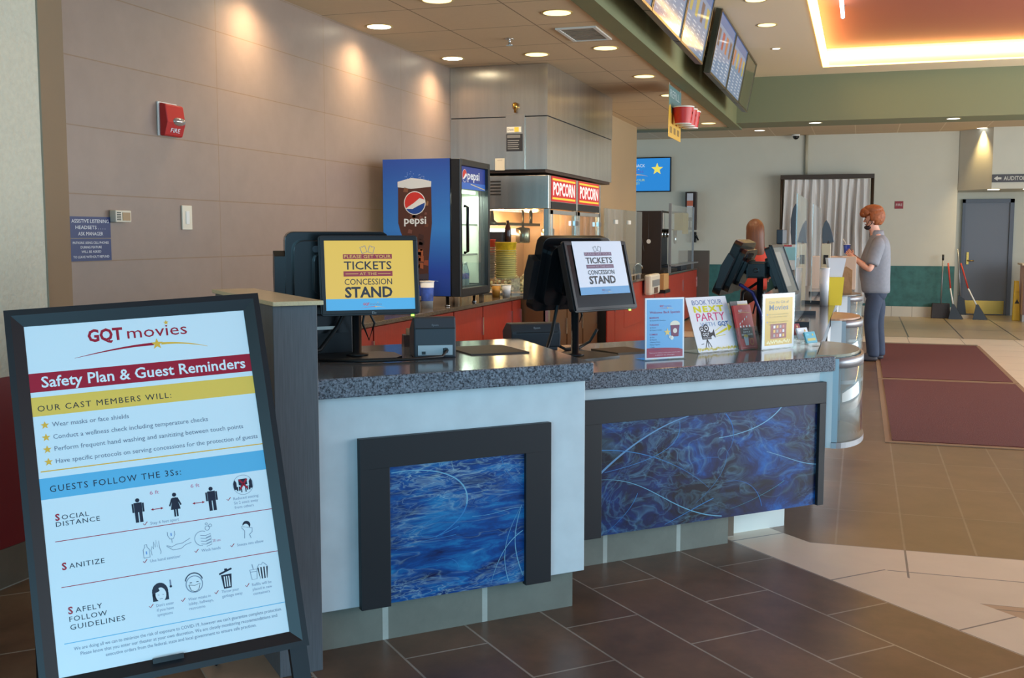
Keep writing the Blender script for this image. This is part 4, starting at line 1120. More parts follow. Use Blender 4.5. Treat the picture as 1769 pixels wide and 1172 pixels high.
p = Print(.001, .4); p.rect(-.075, .24, .04, .70, (206, 206, 212)); p.rect(-.075, .46, .04, .56, (206, 110, 80), 2); p.rect(-.06, .05, -.03, .17, (200, 196, 190)); p.rect(.0, .05, .03, .17, (200, 196, 190))
p.build('advert', t, loc=(-.162, .0, 0), rot=(0, 0, R(-90)))
t = thing('wall_phone', 'small dark wall device below the black wall unit', 'phone', (21.2, 3.13, 1.36))
MB().box(-.07, 0, -.08, .05, 0, .20).build('body', BLACKP, t, bevel=.01)
MB().tube([(-.07, -.05, .18), (-.1, -.09, .12), (-.07, -.12, .04)], .016).build('handset', BLACKS, t)

# ================================================================== SCREENS AND NOTICES AT THE FAR END
t = thing('wall_screen', 'wall television with a blue welcome message and yellow star', 'television', (21.2, 4.05, 2.36))
MB().box(-.06, 0, -.49, .72, -.02, .65).build('frame', BLACKP, t, bevel=.004)
p = Print(.001, .4, em=.75)
p.rect(-.70, 0, .47, .63, (44, 140, 220)); p.text('WELCOME BACK', -.62, .46, .06, (226, 236, 244), 2, w=.60)
logo(p, -.58, .28, .62, 2, (150, 60, 140), (90, 90, 190)); p.text('SAFETY IS OUR', -.52, .19, .045, (190, 210, 120), 2, w=.50); p.text('#1 PRIORITY', -.40, .12, .045, (190, 210, 120), 2, w=.28)
p.star(.22, .42, .12, (246, 230, 100), 2)
p.build('screen', t, loc=(-.061, 0, 0), rot=(0, 0, R(-90)))
# drape
t = thing('photo_backdrop', 'silver grey drape hanging in a dark metal frame at the far wall', 'curtain', (20.9, .64, 0))
MB().tube([(0, .80, 0), (0, .80, 2.60)], .03, 8).tube([(0, -.80, 0), (0, -.80, 2.60)], .03, 8).box(-.03, .03, -.83, .83, 2.53, 2.61).box(-.25, .25, .77, .83, 0, .02).box(-.25, .25, -.83, -.77, 0, .02).build('frame', mat('bronze_frame', (70, 56, 44), .4, .4), t)
vs, fs = [], []
n = 150
for j, z in enumerate((2.52, 2.2, 1.6, .9, .25)):
    for i in range(n + 1):
        s_ = i / n
        yy = -.76 + 1.52 * s_
        amp = .02 + .045 * min(1, (2.55 - z) * 1.5)
        xx = amp * (math.sin(s_ * 74 + .7 * math.sin(z * 2 + s_ * 9)) + .5 * math.sin(s_ * 33 + z * .7))
        vs.append((xx - .02, yy + .012 * math.sin(z * 3 + i * .4), z))
for j in range(4):
    for i in range(n):
        a = j * (n + 1) + i
        fs.append((a, a + 1, a + n + 2, a + n + 1))
m = MB(); m.add(vs, fs, 0, True)
m.build('drape', mat('silver_satin', (214, 210, 206), .36, .0), t)
t = thing('fire_notice', 'small red fire notice on the far wall right of the drape', 'sign', (21.2, -.635, 2.05))
p = Print(.001, .4); p.slab(-.072, -.068, .072, .068, -.012, (150, 34, 40)); p.text('FIRE', 0, -.02, .045, (226, 210, 204), 26, 'c', w=.11)
p.build('board', t, rot=(0, 0, R(-90)))
t = thing('corridor_sign', 'long dark sign with a left arrow for the auditoriums above the door', 'sign', (20.6, -2.12, 2.41))
p = Print(.001, .4); p.slab(.0, 0, 1.5, .135, -.02, (70, 66, 68))
p.poly([(.03, .067), (.09, .11), (.09, .085), (.15, .085), (.15, .05), (.09, .05), (.09, .025)], (206, 200, 188), 24)
p.text('AUDITORIUMS 1-', .185, .035, .066, (206, 200, 188), 24, w=.62, bold=.015)
p.build('board', t, rot=(0, 0, R(-90)))

# ================================================================== MENU BOARDS
bn = ['nearest lit menu board of the front bank, cut by the top edge', 'middle lit menu board of the front bank', 'last lit menu board of the front bank, bright cove reflection on it', 'first menu board of the far bank', 'second menu board of the far bank', 'blank dark end panel of the far menu bank']
spans = [(6.95, 8.32), (8.34, 9.69), (9.71, 11.06), (11.64, 13.03), (13.06, 14.38), (14.40, 15.52)]
for i, (a, b) in enumerate(spans):
    tilt = math.atan2(.125, .667)
    w2 = (b - a) / 2
    t = thing('menu_board', bn[i], 'menu board', ((a + b) / 2, 1.575, 3.193), 0, 'menu boards along the green soffit')
    t.rotation_euler = (tilt, 0, 0)
    MB().box(-w2, w2, 0, .06, 0, .665).build('cabinet', mat('dark_green_cabinet', (52, 52, 40), .3), t, bevel=.004)
    MB().box(-w2, w2, -.012, .0, 0, .02).box(-w2, w2, -.012, 0, .645, .665).box(-w2, -w2 + .018, -.012, 0, .02, .645).box(w2 - .018, w2, -.012, 0, .02, .645).build('frame', STEELD, t)
    MB().tube([(0, .06, .3), (0, .27, .25)], .02).build('bracket', BLACKP, t)
    if i < 5:
        p = Print(.001, .08, em=.45)
        p.rect(-w2 + .02, .02, w2 - .02, .645, (136, 156, 190))
        rr = random.Random(i)
        p.rect(-w2 + .02, .54, w2 - .02, .645, (92, 120, 176), 2)
        for c in range(4):
            x = -w2 + .12 + c * .32
            for r_ in range(7): p.rect(x, .06 + r_ * .035, x + rr.uniform(.10, .2), .072 + r_ * .035, (214, 220, 232), 2)
            colr = rr.choice([(196, 120, 70), (180, 70, 60), (200, 180, 90), (120, 90, 80)])
            p.poly([(x + .02, .32), (x + .14, .32), (x + .17, .50), (x - .01, .50)], colr, 2)
        p.build('lit_panel', t)
    else:
        MB().box(-w2 + .02, w2 - .02, -.003, 0, .02, .645).build('blank_panel', mat('blank_gloss_panel', (84, 84, 62), .12), t)

# hanging promotional card with paper buckets
t = thing('hanging_promo', 'hanging promotional card with three red popcorn buckets under the ceiling', 'hanging sign', (12.45, 2.06, 2.585))
p = Print(.001, .5)
p.slab(-.42, 0, .42, .565, .004, (222, 178, 84)); p.rect(-.42, .27, .42, .565, (96, 130, 130)); p.text('REFILL', -.34, .44, .085, (196, 206, 206), 3, w=.62)
for k in range(4): p.circle(-.34 + k * .21, .27, .085, (222, 178, 60), 2)
for k in range(3): p.rect(-.33 + k * .25, .05, -.2 + k * .25, .12, (150, 120, 70), 2)
p.build('card', t)
for x in (-.38, .38): MB().tube([(x, .002, .56), (x, .002, .595)], .003, 6).build('cord', WHITEP, t)
for k in range(3):
    b_ = MB().lathe([(.09, .15), (.118, .335)], (-.17 + k * .26, -.12, 0), 24, cap=False).build('bucket', mat('red_bucket_paper', (190, 40, 36), .4), t)
    MB().lathe([(.117, .33), (.124, .333), (.124, .345), (.116, .345)], (-.17 + k * .26, -.12, 0), 24, cap=False).build('bucket_rim', WHITEP, b_)
    MB().lathe([(.0005, .150), (.092, .150), (.094, .152), (.094, .158)], (-.17 + k * .26, -.12, 0), 24, cap=False).build('bucket_base', WHITEP, b_)
    pp = Print(.0, .5)
    for c, (dx, dz) in enumerate(((0, 0), (.03, .03), (-.03, .03), (.02, -.03), (-.02, -.03))): pp.circle(dx, dz, .016, [(230, 200, 180), (226, 190, 90), (200, 200, 220), (120, 70, 60), (226, 190, 90)][c], 0, n=10)
    pp.build('popcorn_print', b_, loc=(-.17 + k * .26 + .02, -.12 - .112, .24), rot=(R(-8), 0, R(8)))

# ================================================================== FLOOR MATS, BROOMS, FLOOR SIGN, STAND
CARPET = mat('burgundy_carpet', (92, 40, 34), .95, noise=.22, nscale=90, bump=.5, bscale=220)
MATEDGE = mat('tan_mat_border', (134, 108, 80), .8)
def mat_thing(x0, x1, y0, y1, label):
    t = thing('floor_mat', label, 'mat', ((x0 + x1) / 2, (y0 + y1) / 2, 0), 0, 'burgundy floor mats')
    hx, hy = (x1 - x0) / 2, (y1 - y0) / 2
    MB().box(-hx, hx, -hy, hy, .0005, .006).build('border', MATEDGE, t)
    MB().box(-hx + .07, hx - .07, -hy + .05, hy - .05, .006, .011).build('carpet', CARPET, t)
mat_thing(8.20, 11.86, -1.56, -.205, 'nearer burgundy floor mat with a tan border')
mat_thing(11.88, 15.82, -1.56, -.205, 'farther burgundy floor mat with a tan border')
REDH = mat('red_handle', (200, 60, 44), .4)
def broom(x, y, lean, label, h=1.1):
    t = thing('broom', label, 'broom', (x, y, .0), 0, 'brooms and dustpans by the grey door')
    m = MB(); m.tube([(0, 0, .22), (.03, lean * .55, .55)], .013).build('lower_handle', WHITEP, t)
    MB().tube([(.03, lean * .55, .55), (.08, lean, h)], .014).build('handle', REDH, t)
    MB().add([(-.04, -.16, .0), (.05, -.18, .0), (.05, .06, .0), (-.04, .08, 0), (-.02, -.01, .27), (.02, -.01, .27), (.02, .03, .27), (-.02, .03, .27)], [(0, 3, 2, 1), (4, 5, 6, 7), (0, 1, 5, 4), (1, 2, 6, 5), (2, 3, 7, 6), (3, 0, 4, 7)]).build('bristles', BLACKP, t)
def dustpan(x, y, lean, label, h=1.15):
    t = thing('dustpan', label, 'dustpan', (x, y, 0), 0, 'brooms and dustpans by the grey door')
    MB().prism_x([(.16, .0), (-.16, .0), (-.15, .27), (.15, .27)], -.02, .10).build('pan', mat('dark_brown_pan', (44, 34, 30), .5), t, bevel=.006)
    MB().tube([(.03, 0, .27), (.04, lean, h - .1)], .013).build('handle', ALU, t)
    MB().tube([(.04, lean, h - .1), (.04, lean, h)], .018).build('grip', BLACKP, t)
dustpan(20.98, -1.40, -.01, 'dark lobby dustpan with upright grey handle, leaning on the teal wall')
broom(20.84, -1.60, .11, 'red-handled broom beside the dark dustpan against the teal wall', 1.0)
broom(20.84, -2.0, .30, 'red-handled broom leaning against the end of the teal wall by the grey door', 1.0)
t = thing('dustpan', 'grey dustpan with a light tray in front of the grey door', 'dustpan', (21.10, -1.78, 0), 0, 'brooms and dustpans by the grey door')
MB().prism_y([(-.12, 0), (.12, 0), (.12, .03), (-.12, .07)], -.2, .1).build('pan', mat('pale_pan', (190, 176, 150), .5), t)
MB().prism_x([(.10, .12), (.02, .05), (-.06, .05), (-.02, .35), (.09, .42)], -.02, .02).build('scoop', BLACKP, t)
MB().tube([(0, .04, .3), (.06, .12, 1.25)], .012).build('handle', ALU, t)
t = thing('wet_floor_sign', 'yellow folded wet floor sign standing beside the pink stand', 'floor sign', (20.85, -2.63, 0))
MB().prism_x([(-.06, 0), (.06, 0), (.05, .70), (-.02, .70)], -.05, -.01).prism_x([(-.06, 0), (.06, 0), (.05, .70), (-.02, .70)], .01, .05).build('panel', mat('yellow_plastic', (232, 196, 34), .45), t, bevel=.006)
p = Print(.001, .5); p.poly([(-.04, .3), (.04, .3), (0, .38)], (40, 36, 30)); p.text('CAUTION', 0, .5, .012, (40, 36, 30), 1, 'c', w=.07); p.build('warning_print', t, loc=(-.052, 0, 0), rot=(0, 0, R(-90)))
t = thing('host_stand', 'pale pink laminate stand with dark side at the right edge', 'stand', (20.75, -3.05, 0))
MB().box(-.2, .3, -.35, .36, .12, .98).build('body', mat('pink_laminate', (206, 176, 164), .5), t)
MB().box(-.2, .3, -.35, .36, 0, .12).build('plinth', mat('grey_plinth', (150, 150, 150), .5), t)
MB().box(-.25, .34, -.40, .40, .98, 1.01).build('top', CAPSTONE, t)
MB().box(-.21, -.2, .22, .36, .12, .98).build('side_panel', mat('brown_side', (110, 76, 62), .5), t)

# ================================================================== POINT-OF-SALE TERMINALS
def rounded(w, h, r, n=4):
    pts = []
    for cx_, cz_, a0 in ((w / 2 - r, h / 2 - r, 0), (-w / 2 + r, h / 2 - r, 90), (-w / 2 + r, -h / 2 + r, 180), (w / 2 - r, -h / 2 + r, 270)):
        for i in range(n + 1):
            a = R(a0 + 90 * i / n); pts.append((cx_ + r * math.cos(a), cz_ + r * math.sin(a)))
    return pts
def pos_terminal(loc, rz, label, dz, tilt, w, h, front, back_shift=(-.10, .16), back_tilt=None, plate=(.44, .26), dx=.04, dy=-.08, screen=True, pole_r=.019):
    t = thing('pos_terminal', label, 'cash register', loc, rz, 'point of sale terminals')
    MB().prism([(-plate[0] / 2 + .04, -plate[1] / 2), (plate[0] / 2 - .04, -plate[1] / 2), (plate[0] / 2, -plate[1] / 2 + .06), (plate[0] / 2, plate[1] / 2 - .06), (plate[0] / 2 - .05, plate[1] / 2), (-plate[0] / 2 + .05, plate[1] / 2), (-plate[0] / 2, plate[1] / 2 - .06), (-plate[0] / 2, -plate[1] / 2 + .06)], .0, .008).build('base_plate', BLACKP, t)
    MB().lathe([(.045, .008), (.045, .016), (pole_r, .02), (pole_r, dz)], n=18).build('pole', BLACKP, t)
    MB().box(-.05, .05, dy + .085, dy + back_shift[1] - .065, dz - .05, dz + .05).tube([(0, dy + .07, dz), (0, dy + back_shift[1] - .05, dz)], .03, 10).build('mount', BLACKP, t)
    # customer-facing display
    c = bpy.data.objects.new('customer_display', None); C_ = MB()
    C_.prism_y(rounded(w, h, .014), 0, .012)
    C_.prism_y(rounded(w - .02, h - .02, .014), .012, .045)
    C_.prism_y(rounded(w * .6, h * .6, .02), .045, .075)
    bz = .021
    C_.prism_y([(-w / 2 + .006, -h / 2 + .006), (w / 2 - .006, -h / 2 + .006), (w / 2 - .006, -h / 2 + bz), (-w / 2 + .006, -h / 2 + bz)], -.008, 0)
    C_.prism_y([(-w / 2 + .006, h / 2 - bz), (w / 2 - .006, h / 2 - bz), (w / 2 - .006, h / 2 - .006), (-w / 2 + .006, h / 2 - .006)], -.008, 0)
    C_.prism_y([(-w / 2 + .006, -h / 2 + bz), (-w / 2 + bz, -h / 2 + bz), (-w / 2 + bz, h / 2 - bz), (-w / 2 + .006, h / 2 - bz)], -.008, 0)
    C_.prism_y([(w / 2 - bz, -h / 2 + bz), (w / 2 - .006, -h / 2 + bz), (w / 2 - .006, h / 2 - bz), (w / 2 - bz, h / 2 - bz)], -.008, 0)
    d = C_.build('customer_display', BLACKP, t, loc=(dx, dy, dz), rot=(-tilt, 0, 0), bevel=.003)
    front(d, w - 2 * bz, h - 2 * bz)
    # operator terminal on the other side
    bt = tilt if back_tilt is None else back_tilt
    bw, bh = w * 1.06, h * 1.06
    m = MB(); m.prism_y(rounded(bw, bh, .035), .0, .05); m.prism_y(rounded(bw * .86, bh * .8, .04), -.035, .0); m.prism_y(rounded(bw * .5, bh * .5, .03), -.06, -.035)
    b = m.build('operator_terminal', BLACKS, t, loc=(dx + back_shift[0], dy + back_shift[1], dz + .004), rot=(bt, 0, 0), bevel=.008)
    MB().prism_y(rounded(bw * .42, .026, .012), -.039, -.03).build('handle_slot', GREYP, b, loc=(-.02, 0, bh * .30))
    MB().prism_x([(.0, -.10), (.03, -.11), (.055, .02), (.045, .11), (.0, .09)], -.03, .012).build('card_reader', BLACKP, b, loc=(-bw / 2 - .012, 0, -.02))
    MB().tube([(.02, .02, dz - .08), (-.02, .10, dz - .14), (-.06, .10, .12), (-.14, .06, .03), (-.26, -.02, .012)], .009).tube([(.03, .02, dz - .1), (.08, .03, dz - .2), (.06, .05, dz - .27), (.03, .03, dz - .2), (.05, .02, dz - .09)], .005).build('cable', RUBBER, t)
    return t

def ticket_art(p, W, H, colr=True, fade=False):
    ink = (52, 54, 66) if colr else (40, 36, 40)
    bar = (150, 62, 76) if colr else (120, 90, 112)
    fg = (226, 196, 110) if colr else (176, 160, 180)
    u = H / 1.0
    cx = -.02 * W
    ic = (70, 110, 170) if colr else ink
    for sx_ in (-1, 1):
        k = lambda a, b: (cx + sx_ * .045 * W + a * W * .028 + sx_ * b * W * .012, .375 * H + b * H * .05 - sx_ * a * .012 * H)
        p.line([k(-1, -1), k(1, -1), k(1, .8), k(.35, .8), k(0, .55), k(-.35, .8), k(-1, .8), k(-1, -1)], .007 * H, ic, 2)
    bw = .55 * W
    p.rect(cx - bw / 2, .235 * H, cx + bw / 2, .305 * H, bar, 2); p.text('PLEASE GET YOUR', cx, .248 * H, .044 * H, fg, 3, 'c', w=bw * .95)
    p.text('TICKETS', cx, .085 * H, .115 * H, ink, 2, 'c', w=bw * .97, bold=.012)
    p.rect(cx - bw / 2, -.015 * H, cx + bw / 2, .06 * H, bar, 2); p.text('AT THE', cx, .004 * H, .036 * H, fg, 3, 'c', w=.19 * W)
    p.rect(cx - bw * .46, .018 * H, cx - bw * .2, .025 * H, fg, 3); p.rect(cx + bw * .2, .018 * H, cx + bw * .46, .025 * H, fg, 3)
    p.text('CONCESSION', cx, -.135 * H, .085 * H, ink, 2, 'c', w=bw * .97, bold=.004)
    p.text('STAND', cx, -.315 * H, .145 * H, ink, 2, 'c', w=bw * .97, bold=.03)
def front_screen(d, w, h):
    p = Print(.0004, .25, em=.62)
    p.rect(-w / 2, -h / 2, w / 2, h / 2, (240, 204, 96))
    p.rect(-w / 2, -h / 2, w / 2, -h / 2 + .165 * h, (92, 186, 244), 2)
    ticket_art(p, w, h)
    logo(p, -.12 * w, -.475 * h, .28 * w, 3, (196, 70, 80), (110, 130, 170), (230, 190, 90))
    p.build('screen', d, loc=(0, -.002, .0))
    Print(.0008).text('Elo', 0, -.005, .010, (150, 154, 160), 1, 'c').build('badge', d, loc=(.01, -.0085, -h / 2 - .011))
    MB().box(-.006, .006, -.0, .004, -.004, .004).build('status_light', emis('green_led_glow', (130, 255, 60), 5), d, loc=(w / 2 - .01, .002, -h / 2 - .024))
def front_paper(d, w, h):
    MB().box(-w / 2, w / 2, -.004, -.002, -h / 2, h / 2).build('screen', BLACKS, d)
    pw, ph = .345, .262
    p = Print(.0004, .5)
    p.slab(-pw / 2, -ph / 2, pw / 2, ph / 2, -.0006, (222, 226, 238))
    p.rect(-pw / 2, -ph / 2, pw / 2, -ph / 2 + .14 * ph, (104, 160, 206), 3)
    q0 = Print(.0004, .5); q0.mb = p.mb; q0.mats = p.mats; q0.y = lambda L: -.0004 * (L + 2)
    ticket_art(q0, pw, ph * .95, False)
    logo(q0, -.1 * pw, -.48 * ph, .25 * pw, 3, (130, 120, 160), (110, 140, 180), (200, 190, 130))
    tag(p.build('paper_notice', d, loc=(.008, -.0085, .038)), 'white paper notice taped over the screen')
    MB().box(-.006, .006, -.0, .004, -.004, .004).build('status_light', emis('green_led_glow', (130, 255, 60), 5), d, loc=(w / 2 - .03, .002, -h / 2 - .024))
def front_grey(d, w, h):
    p = Print(.0004, .15, em=.35); p.rect(-w / 2, -h / 2, w / 2, h / 2, (132, 136, 134)); p.rect(-w / 2 + .03, -h / 2 + .04, .02, h / 2 - .03, (176, 178, 174), 2); p.rect(.04, -.05, w / 2 - .02, h / 2 - .04, (120, 130, 140), 2)
    p.build('screen', d, loc=(0, -.002, 0))
pos_terminal((3.964, 1.935, 1.006), R(-52.8), 'cash register terminal with a yellow ticket message on its front screen', .335, R(7), .400, .318, front_screen, (-.10, .15), R(3), (.34, .26), .04, -.078)
pos_terminal((5.113, 1.321, .905), R(-30), 'cash register terminal with a white paper notice taped on its front screen', .400, R(15), .44, .345, front_paper, (-.02, .17), R(14), (.40, .30), .06, -.11)
tc_ = pos_terminal((6.73, .58, .905), R(-6), 'cash register terminal on the pole behind the yellow gift sign', .385, R(20), .40, .33, front_grey, (-.08, .27), R(24), (.3, .26), .10, -.13)
MB().box(-.07, .07, -.09, -.05, .56, .65).tube([(.0, 0, .36), (.0, -.06, .58)], .012).build('payment_keypad', GREYP, tc_, bevel=.006, loc=(.30, .0, -.02))
MB().box(-.05, .05, -.03, .03, .45, .60).build('scanner', BLACKP, tc_, bevel=.008, loc=(.1, .02, -.03), rot=(R(-12), 0, 0))
MB().box(-.13, -.115, -.05, .05, .34, .43).box(-.13, -.06, -.05, .05, .34, .352).box(-.13, -.06, -.05, .05, .418, .43).box(.115, .13, -.05, .05, .34, .43).box(.06, .13, -.05, .05, .34, .352).box(.06, .13, -.05, .05, .418, .43).tube([(-.16, 0, .385), (.2, 0, .385)], .014).build('clamp_bracket', BLACKS, tc_, bevel=.004)
MB().tube([(-.12, .10, .30), (-.07, .03, .25), (-.06, -.02, .12), (-.04, -.03, .01)], .010).build('blue_cable', mat('blue_cable', (30, 38, 110), .5), tc_)

# receipt printers, mats and loose gear on the counters
t = thing('receipt_printer', 'upright charcoal receipt printer with a pale port panel on the nearer counter', 'printer', (4.10, 1.66, 1.006), R(-60))
MB().prism_x([(-.075, .0), (.09, .0), (.09, .11), (-.02, .165), (-.06, .165), (-.075, .12)], -.085, .085).build('case', GREYP, t, bevel=.006)
MB().box(-.07, .07, -.078, -.074, .012, .052).build('port_panel', mat('pale_port_panel', (176, 186, 192), .45), t)
MB().box(.03, .05, -.081, -.077, .02, .04).box(-.055, -.04, -.081, -.077, .016, .028).lathe([(.010, -.09), (.010, -.077)], (.062 - .02, 0, .032), 10, ax='y').build('ports', BLACKP, t)
MB().box(-.08, .08, -.078, -.0745, .118, .122).build('lid_gap', DARKGAP, t)
Print(.0006).text('Epson', 0, 0, .008, (130, 134, 140), 1, 'c').build('badge', t, loc=(0, -.0755, .13))
MB().tube([(.045, -.085, .032), (.02, -.13, .012), (-.12, -.17, .008), (-.30, -.19, .008), (-.46, -.13, .008)], .006).build('power_cord', RUBBER, t)
t = thing('receipt_printer', 'wedge-shaped charcoal receipt printer between the two monitors', 'printer', (5.33, 1.60, .906), R(-56))
MB().prism_x([(-.06, .02), (.10, .03), (.11, .10), (.04, .145), (-.05, .145), (-.07, .10)], -.135, .13).box(-.12, .12, -.05, .09, 0, .03).build('case', GREYP, t, bevel=.008)
MB().box(-.11, .11, -.071, -.066, .097, .102).build('paper_slot', DARKGAP, t)
Print(.0006).text('Epson', 0, 0, .010, (170, 174, 180), 1, 'c').build('badge', t, loc=(0, -.068, .118), rot=(R(-20), 0, 0))
MB().tube([(.12, -.03, .03), (.16, -.05, .006), (.26, .02, .006), (.34, .08, .03), (.36, .02, .1)], .008).build('cable', RUBBER, t)
t = thing('cash_drawer', 'black cash drawer box with a white label behind the grey partition', 'cash drawer', uv(1.34, 4.42, 1.006), DIAG)
MB().box(-.21, .13, -.1, .16, 0, .17).build('case', BLACKP, t, bevel=.006)
MB().box(-.20, .12, -.104, -.1, .09, .16).build('drawer_front', BLACKS, t)
MB().box(-.05, .05, -.1055, -.104, .105, .118).build('label_strip', WHITEP, t)
t = thing('counter_mat', 'thin dark mat lying on the nearer counter beside the charcoal printer', 'mat', uv(2.02, 4.18, 1.0062), R(-50))
MB().box(-.13, .13, -.17, .15, 0, .005).build('mat', mat('dark_mat', (62, 50, 42), .5), t)
t = thing('counter_mat', 'thin dark mat lying on the recessed counter left of the blue specials sign', 'mat', uv(3.02, 4.66, .9052), R(-42))
MB().box(-.09, .13, -.10, .14, 0, .006).build('mat', mat('dark_mat_two', (84, 66, 48), .5), t)
t = thing('card_stand', 'small dark wedge with a pale roll left of the charcoal printer', 'roll holder', (4.44, 1.90, 1.006), R(-60))
MB().prism_x([(-.03, 0), (.08, 0), (.06, .05), (-.01, .05)], -.035, .035).build('holder', BLACKP, t)
MB().lathe([(.022, -.02), (.022, .02)], (.0, .02, .058), 14, ax='x').build('paper_roll', mat('tan_roll', (196, 150, 116), .7), t)

# ================================================================== SIGNS STANDING ON THE RECESSED COUNTER
def sign_holder(loc, ang, lean, w, h, label, draw, base=.09):
    t = thing('sign_holder', label, 'sign', loc, R(ang), 'sign holders on the recessed counter')
    o_ = MB().box(-w / 2 - .004, w / 2 + .004, .001, .0045, 0, h + .006).build('acrylic_sheet', ACRYL, t, rot=(-R(lean), 0, 0))
    MB().box(-w / 2 - .004, w / 2 + .004, -.012, base, .0005, .004).build('acrylic_foot', ACRYL, t)
    p = Print(.0004, .28); draw(p, w, h)
    p.build('printed_insert', t, loc=(0, 0, .005), rot=(-R(lean), 0, 0))
    return t
def specials(p, w, h):
    p.slab(-w / 2, 0, w / 2, h, .0008, (232, 238, 244)); p.rect(-w / 2 + .008, .008, w / 2 - .008, h - .008, (112, 178, 226))
    p.poly([(-w / 2 + .008, .008), (w / 2 - .008, .008), (w / 2 - .008, .042)] + [(w / 2 - .008 - i * (w - .016) / 8, .042 + .012 * math.sin(math.pi * i / 16 + .4)) for i in range(1, 9)], (160, 60, 84), 2)
    p.text('Thank you for visiting us today, please enjoy the show', 0, .028, .005, (226, 200, 210), 3, 'c', w=w * .8); p.text('subject to change', 0, .017, .005, (226, 200, 210), 3, 'c', w=w * .5)
    logo(p, -.04, h - .054, .09, 3, (176, 70, 110), (120, 120, 190))
    p.text('Welcome Back Specials', 0, h - .074, .011, (150, 70, 120), 3, 'c', w=w * .78, bold=.01)
    z = h - .098
    for head, ls in (('MONDAYS', ['$5 Movies ALL Showtimes']), ('TUESDAYS', ['$5 Movies', '$5 Popcorn Combo']), ('COMBOS', ['$5 Kids', '$5 Popcorn', '2 Medium Drinks', 'Medium Popcorn', '1 Candy', 'and 1 Large Drink'])):
        p.text(head, -w / 2 + .024, z, .0075, (160, 70, 120), 3, bold=.015); z -= .012
        for s in ls: p.text(s, -w / 2 + .026, z, .0058, (70, 90, 130), 3); z -= .0118
        z -= .010
    x, z = w * .26, .105
    p.poly([(x - .026, z + .055), (x + .026, z + .055), (x + .020, z), (x - .020, z)], (120, 50, 84), 4); p.circle(x, z + .058, .028, (236, 228, 206), 3, .018)
    p.circle(x, z + .028, .012, (230, 220, 210), 5); p.star(x - .044, z + .022, .020, (240, 206, 120), 4); p.circle(x - .018, z - .006, .010, (236, 236, 226), 6); p.circle(x - .028, z - .001, .007, (236, 236, 226), 6)
def party(p, w, h):
    p.slab(-w / 2, 0, w / 2, h, .0008, (234, 238, 244))
    p.text('BOOK YOUR', 0, h - .042, .026, (110, 130, 180), 2, 'c', w=w * .74); p.text('NEXT', 0, h - .080, .030, (226, 220, 50), 2, 'c', w=w * .74, bold=.045, sp=1.3)
    p.text('PARTY', .0, h - .128, .042, (220, 60, 120), 2, 'c', w=w * .70, slant=.06); p.text('WITH', -.035, h - .158, .022, (130, 160, 200), 2, 'c', w=w * .36); p.text('GQT', w * .27, h - .158, .022, (60, 110, 170), 2, 'c', w=w * .27, bold=.03)
    D = (56, 58, 62); x, z = -w * .22, .065
    p.poly([(x - .034, z), (x + .034, z), (x + .034, z + .040), (x - .034, z + .040)], D, 2)
    for dx, dz_, r_ in ((-.022, .054, .016), (.012, .060, .020)):
        p.circle(x + dx, z + dz_, r_, D, 2); p.circle(x + dx, z + dz_, r_ * .62, (234, 238, 244), 3); p.circle(x + dx, z + dz_, r_ * .35, D, 4)
    p.text('GQT', x, z + .018, .016, (234, 238, 244), 4, 'c', bold=.02); p.rect(x - .028, z + .004, x + .028, z + .012, (130, 132, 136), 4)
    p.poly([(x + .034, z + .012), (x + .05, z + .020), (x + .066, z + .004), (x + .066, z + .052), (x + .05, z + .034), (x + .034, z + .034)], D, 2)
    for dx in (-.022, 0, .022): p.line([(x, z), (x + dx, z - .042)], .005, D, 2)
    p.line([(x - .03, z - .022), (x - .05, z - .024)], .003, D, 2)
    Yc = (228, 216, 60)
    p.line([(x + .072, z + .020), (w * .34, z + .050)], .006, Yc, 2, .012); p.poly([(w * .36, z + .076), (w * .47, z + .058), (w * .36, z + .034)], Yc, 2)
    for k in (-1, 1): p.line([(x + .074, z + .026 + k * .014), (w * .26, z + .044 + k * .026)], .003, Yc, 2)
    rr = random.Random(2)
    for k in range(46): p.circle(-w / 2 + .006 + (w - .012) * k / 45, .008 + rr.random() * .010, .006, rr.choice([(226, 214, 120), (236, 228, 170), (214, 200, 90)]), 2, n=7)
def gift(p, w, h):
    p.slab(-w / 2, 0, w / 2, h, .0008, (232, 236, 240)); p.rect(-w / 2 + .02, .016, w / 2 - .016, h - .022, (206, 168, 56))
    p.text('Give the Gift of', .0, h - .052, .014, (110, 110, 100), 2, 'c', w=w * .62); p.text('Movies', .0, h - .086, .028, (84, 96, 110), 2, 'c', w=w * .60, bold=.012)
    for z in (h - .112, h - .152):
        p.rect(-w * .37, z, -w * .34, z + .008, (110, 130, 190), 2); p.text('Gift cards for every movie lover', -w * .31, z, .008, (170, 150, 80), 2, w=w * .62); p.text('ask a cast member today', -w * .31, z - .013, .008, (170, 150, 80), 2, w=w * .58)
    p.rect(-w * .25, .05, w * .25, .128, (136, 44, 44), 2)
    for r_ in range(3):
        for c in range(4): p.rect(-w * .16 + c * w * .095, .058 + r_ * .023, -w * .16 + c * w * .095 + .016, .073 + r_ * .023, [(160, 150, 150), (226, 180, 70), (220, 220, 226), (200, 110, 90)][(r_ + c * 3) % 4], 3)
    rr = random.Random(4)
    for k in range(26): p.circle(-w * .34 + w * .7 * k / 25, .026 + rr.random() * .014, .006, rr.choice([(238, 230, 180), (232, 214, 150)]), 2, n=7)
sign_holder(uv(3.0025, 4.2485, .9055), -46, 1, .222, .292, 'upright sign with welcome back specials on pale blue paper, leftmost on the recessed counter', specials, .08)
sign_holder((5.56, .677, .9055), -34.9, 20, .300, .290, 'tilted white sign inviting to book the next party', party, .13)
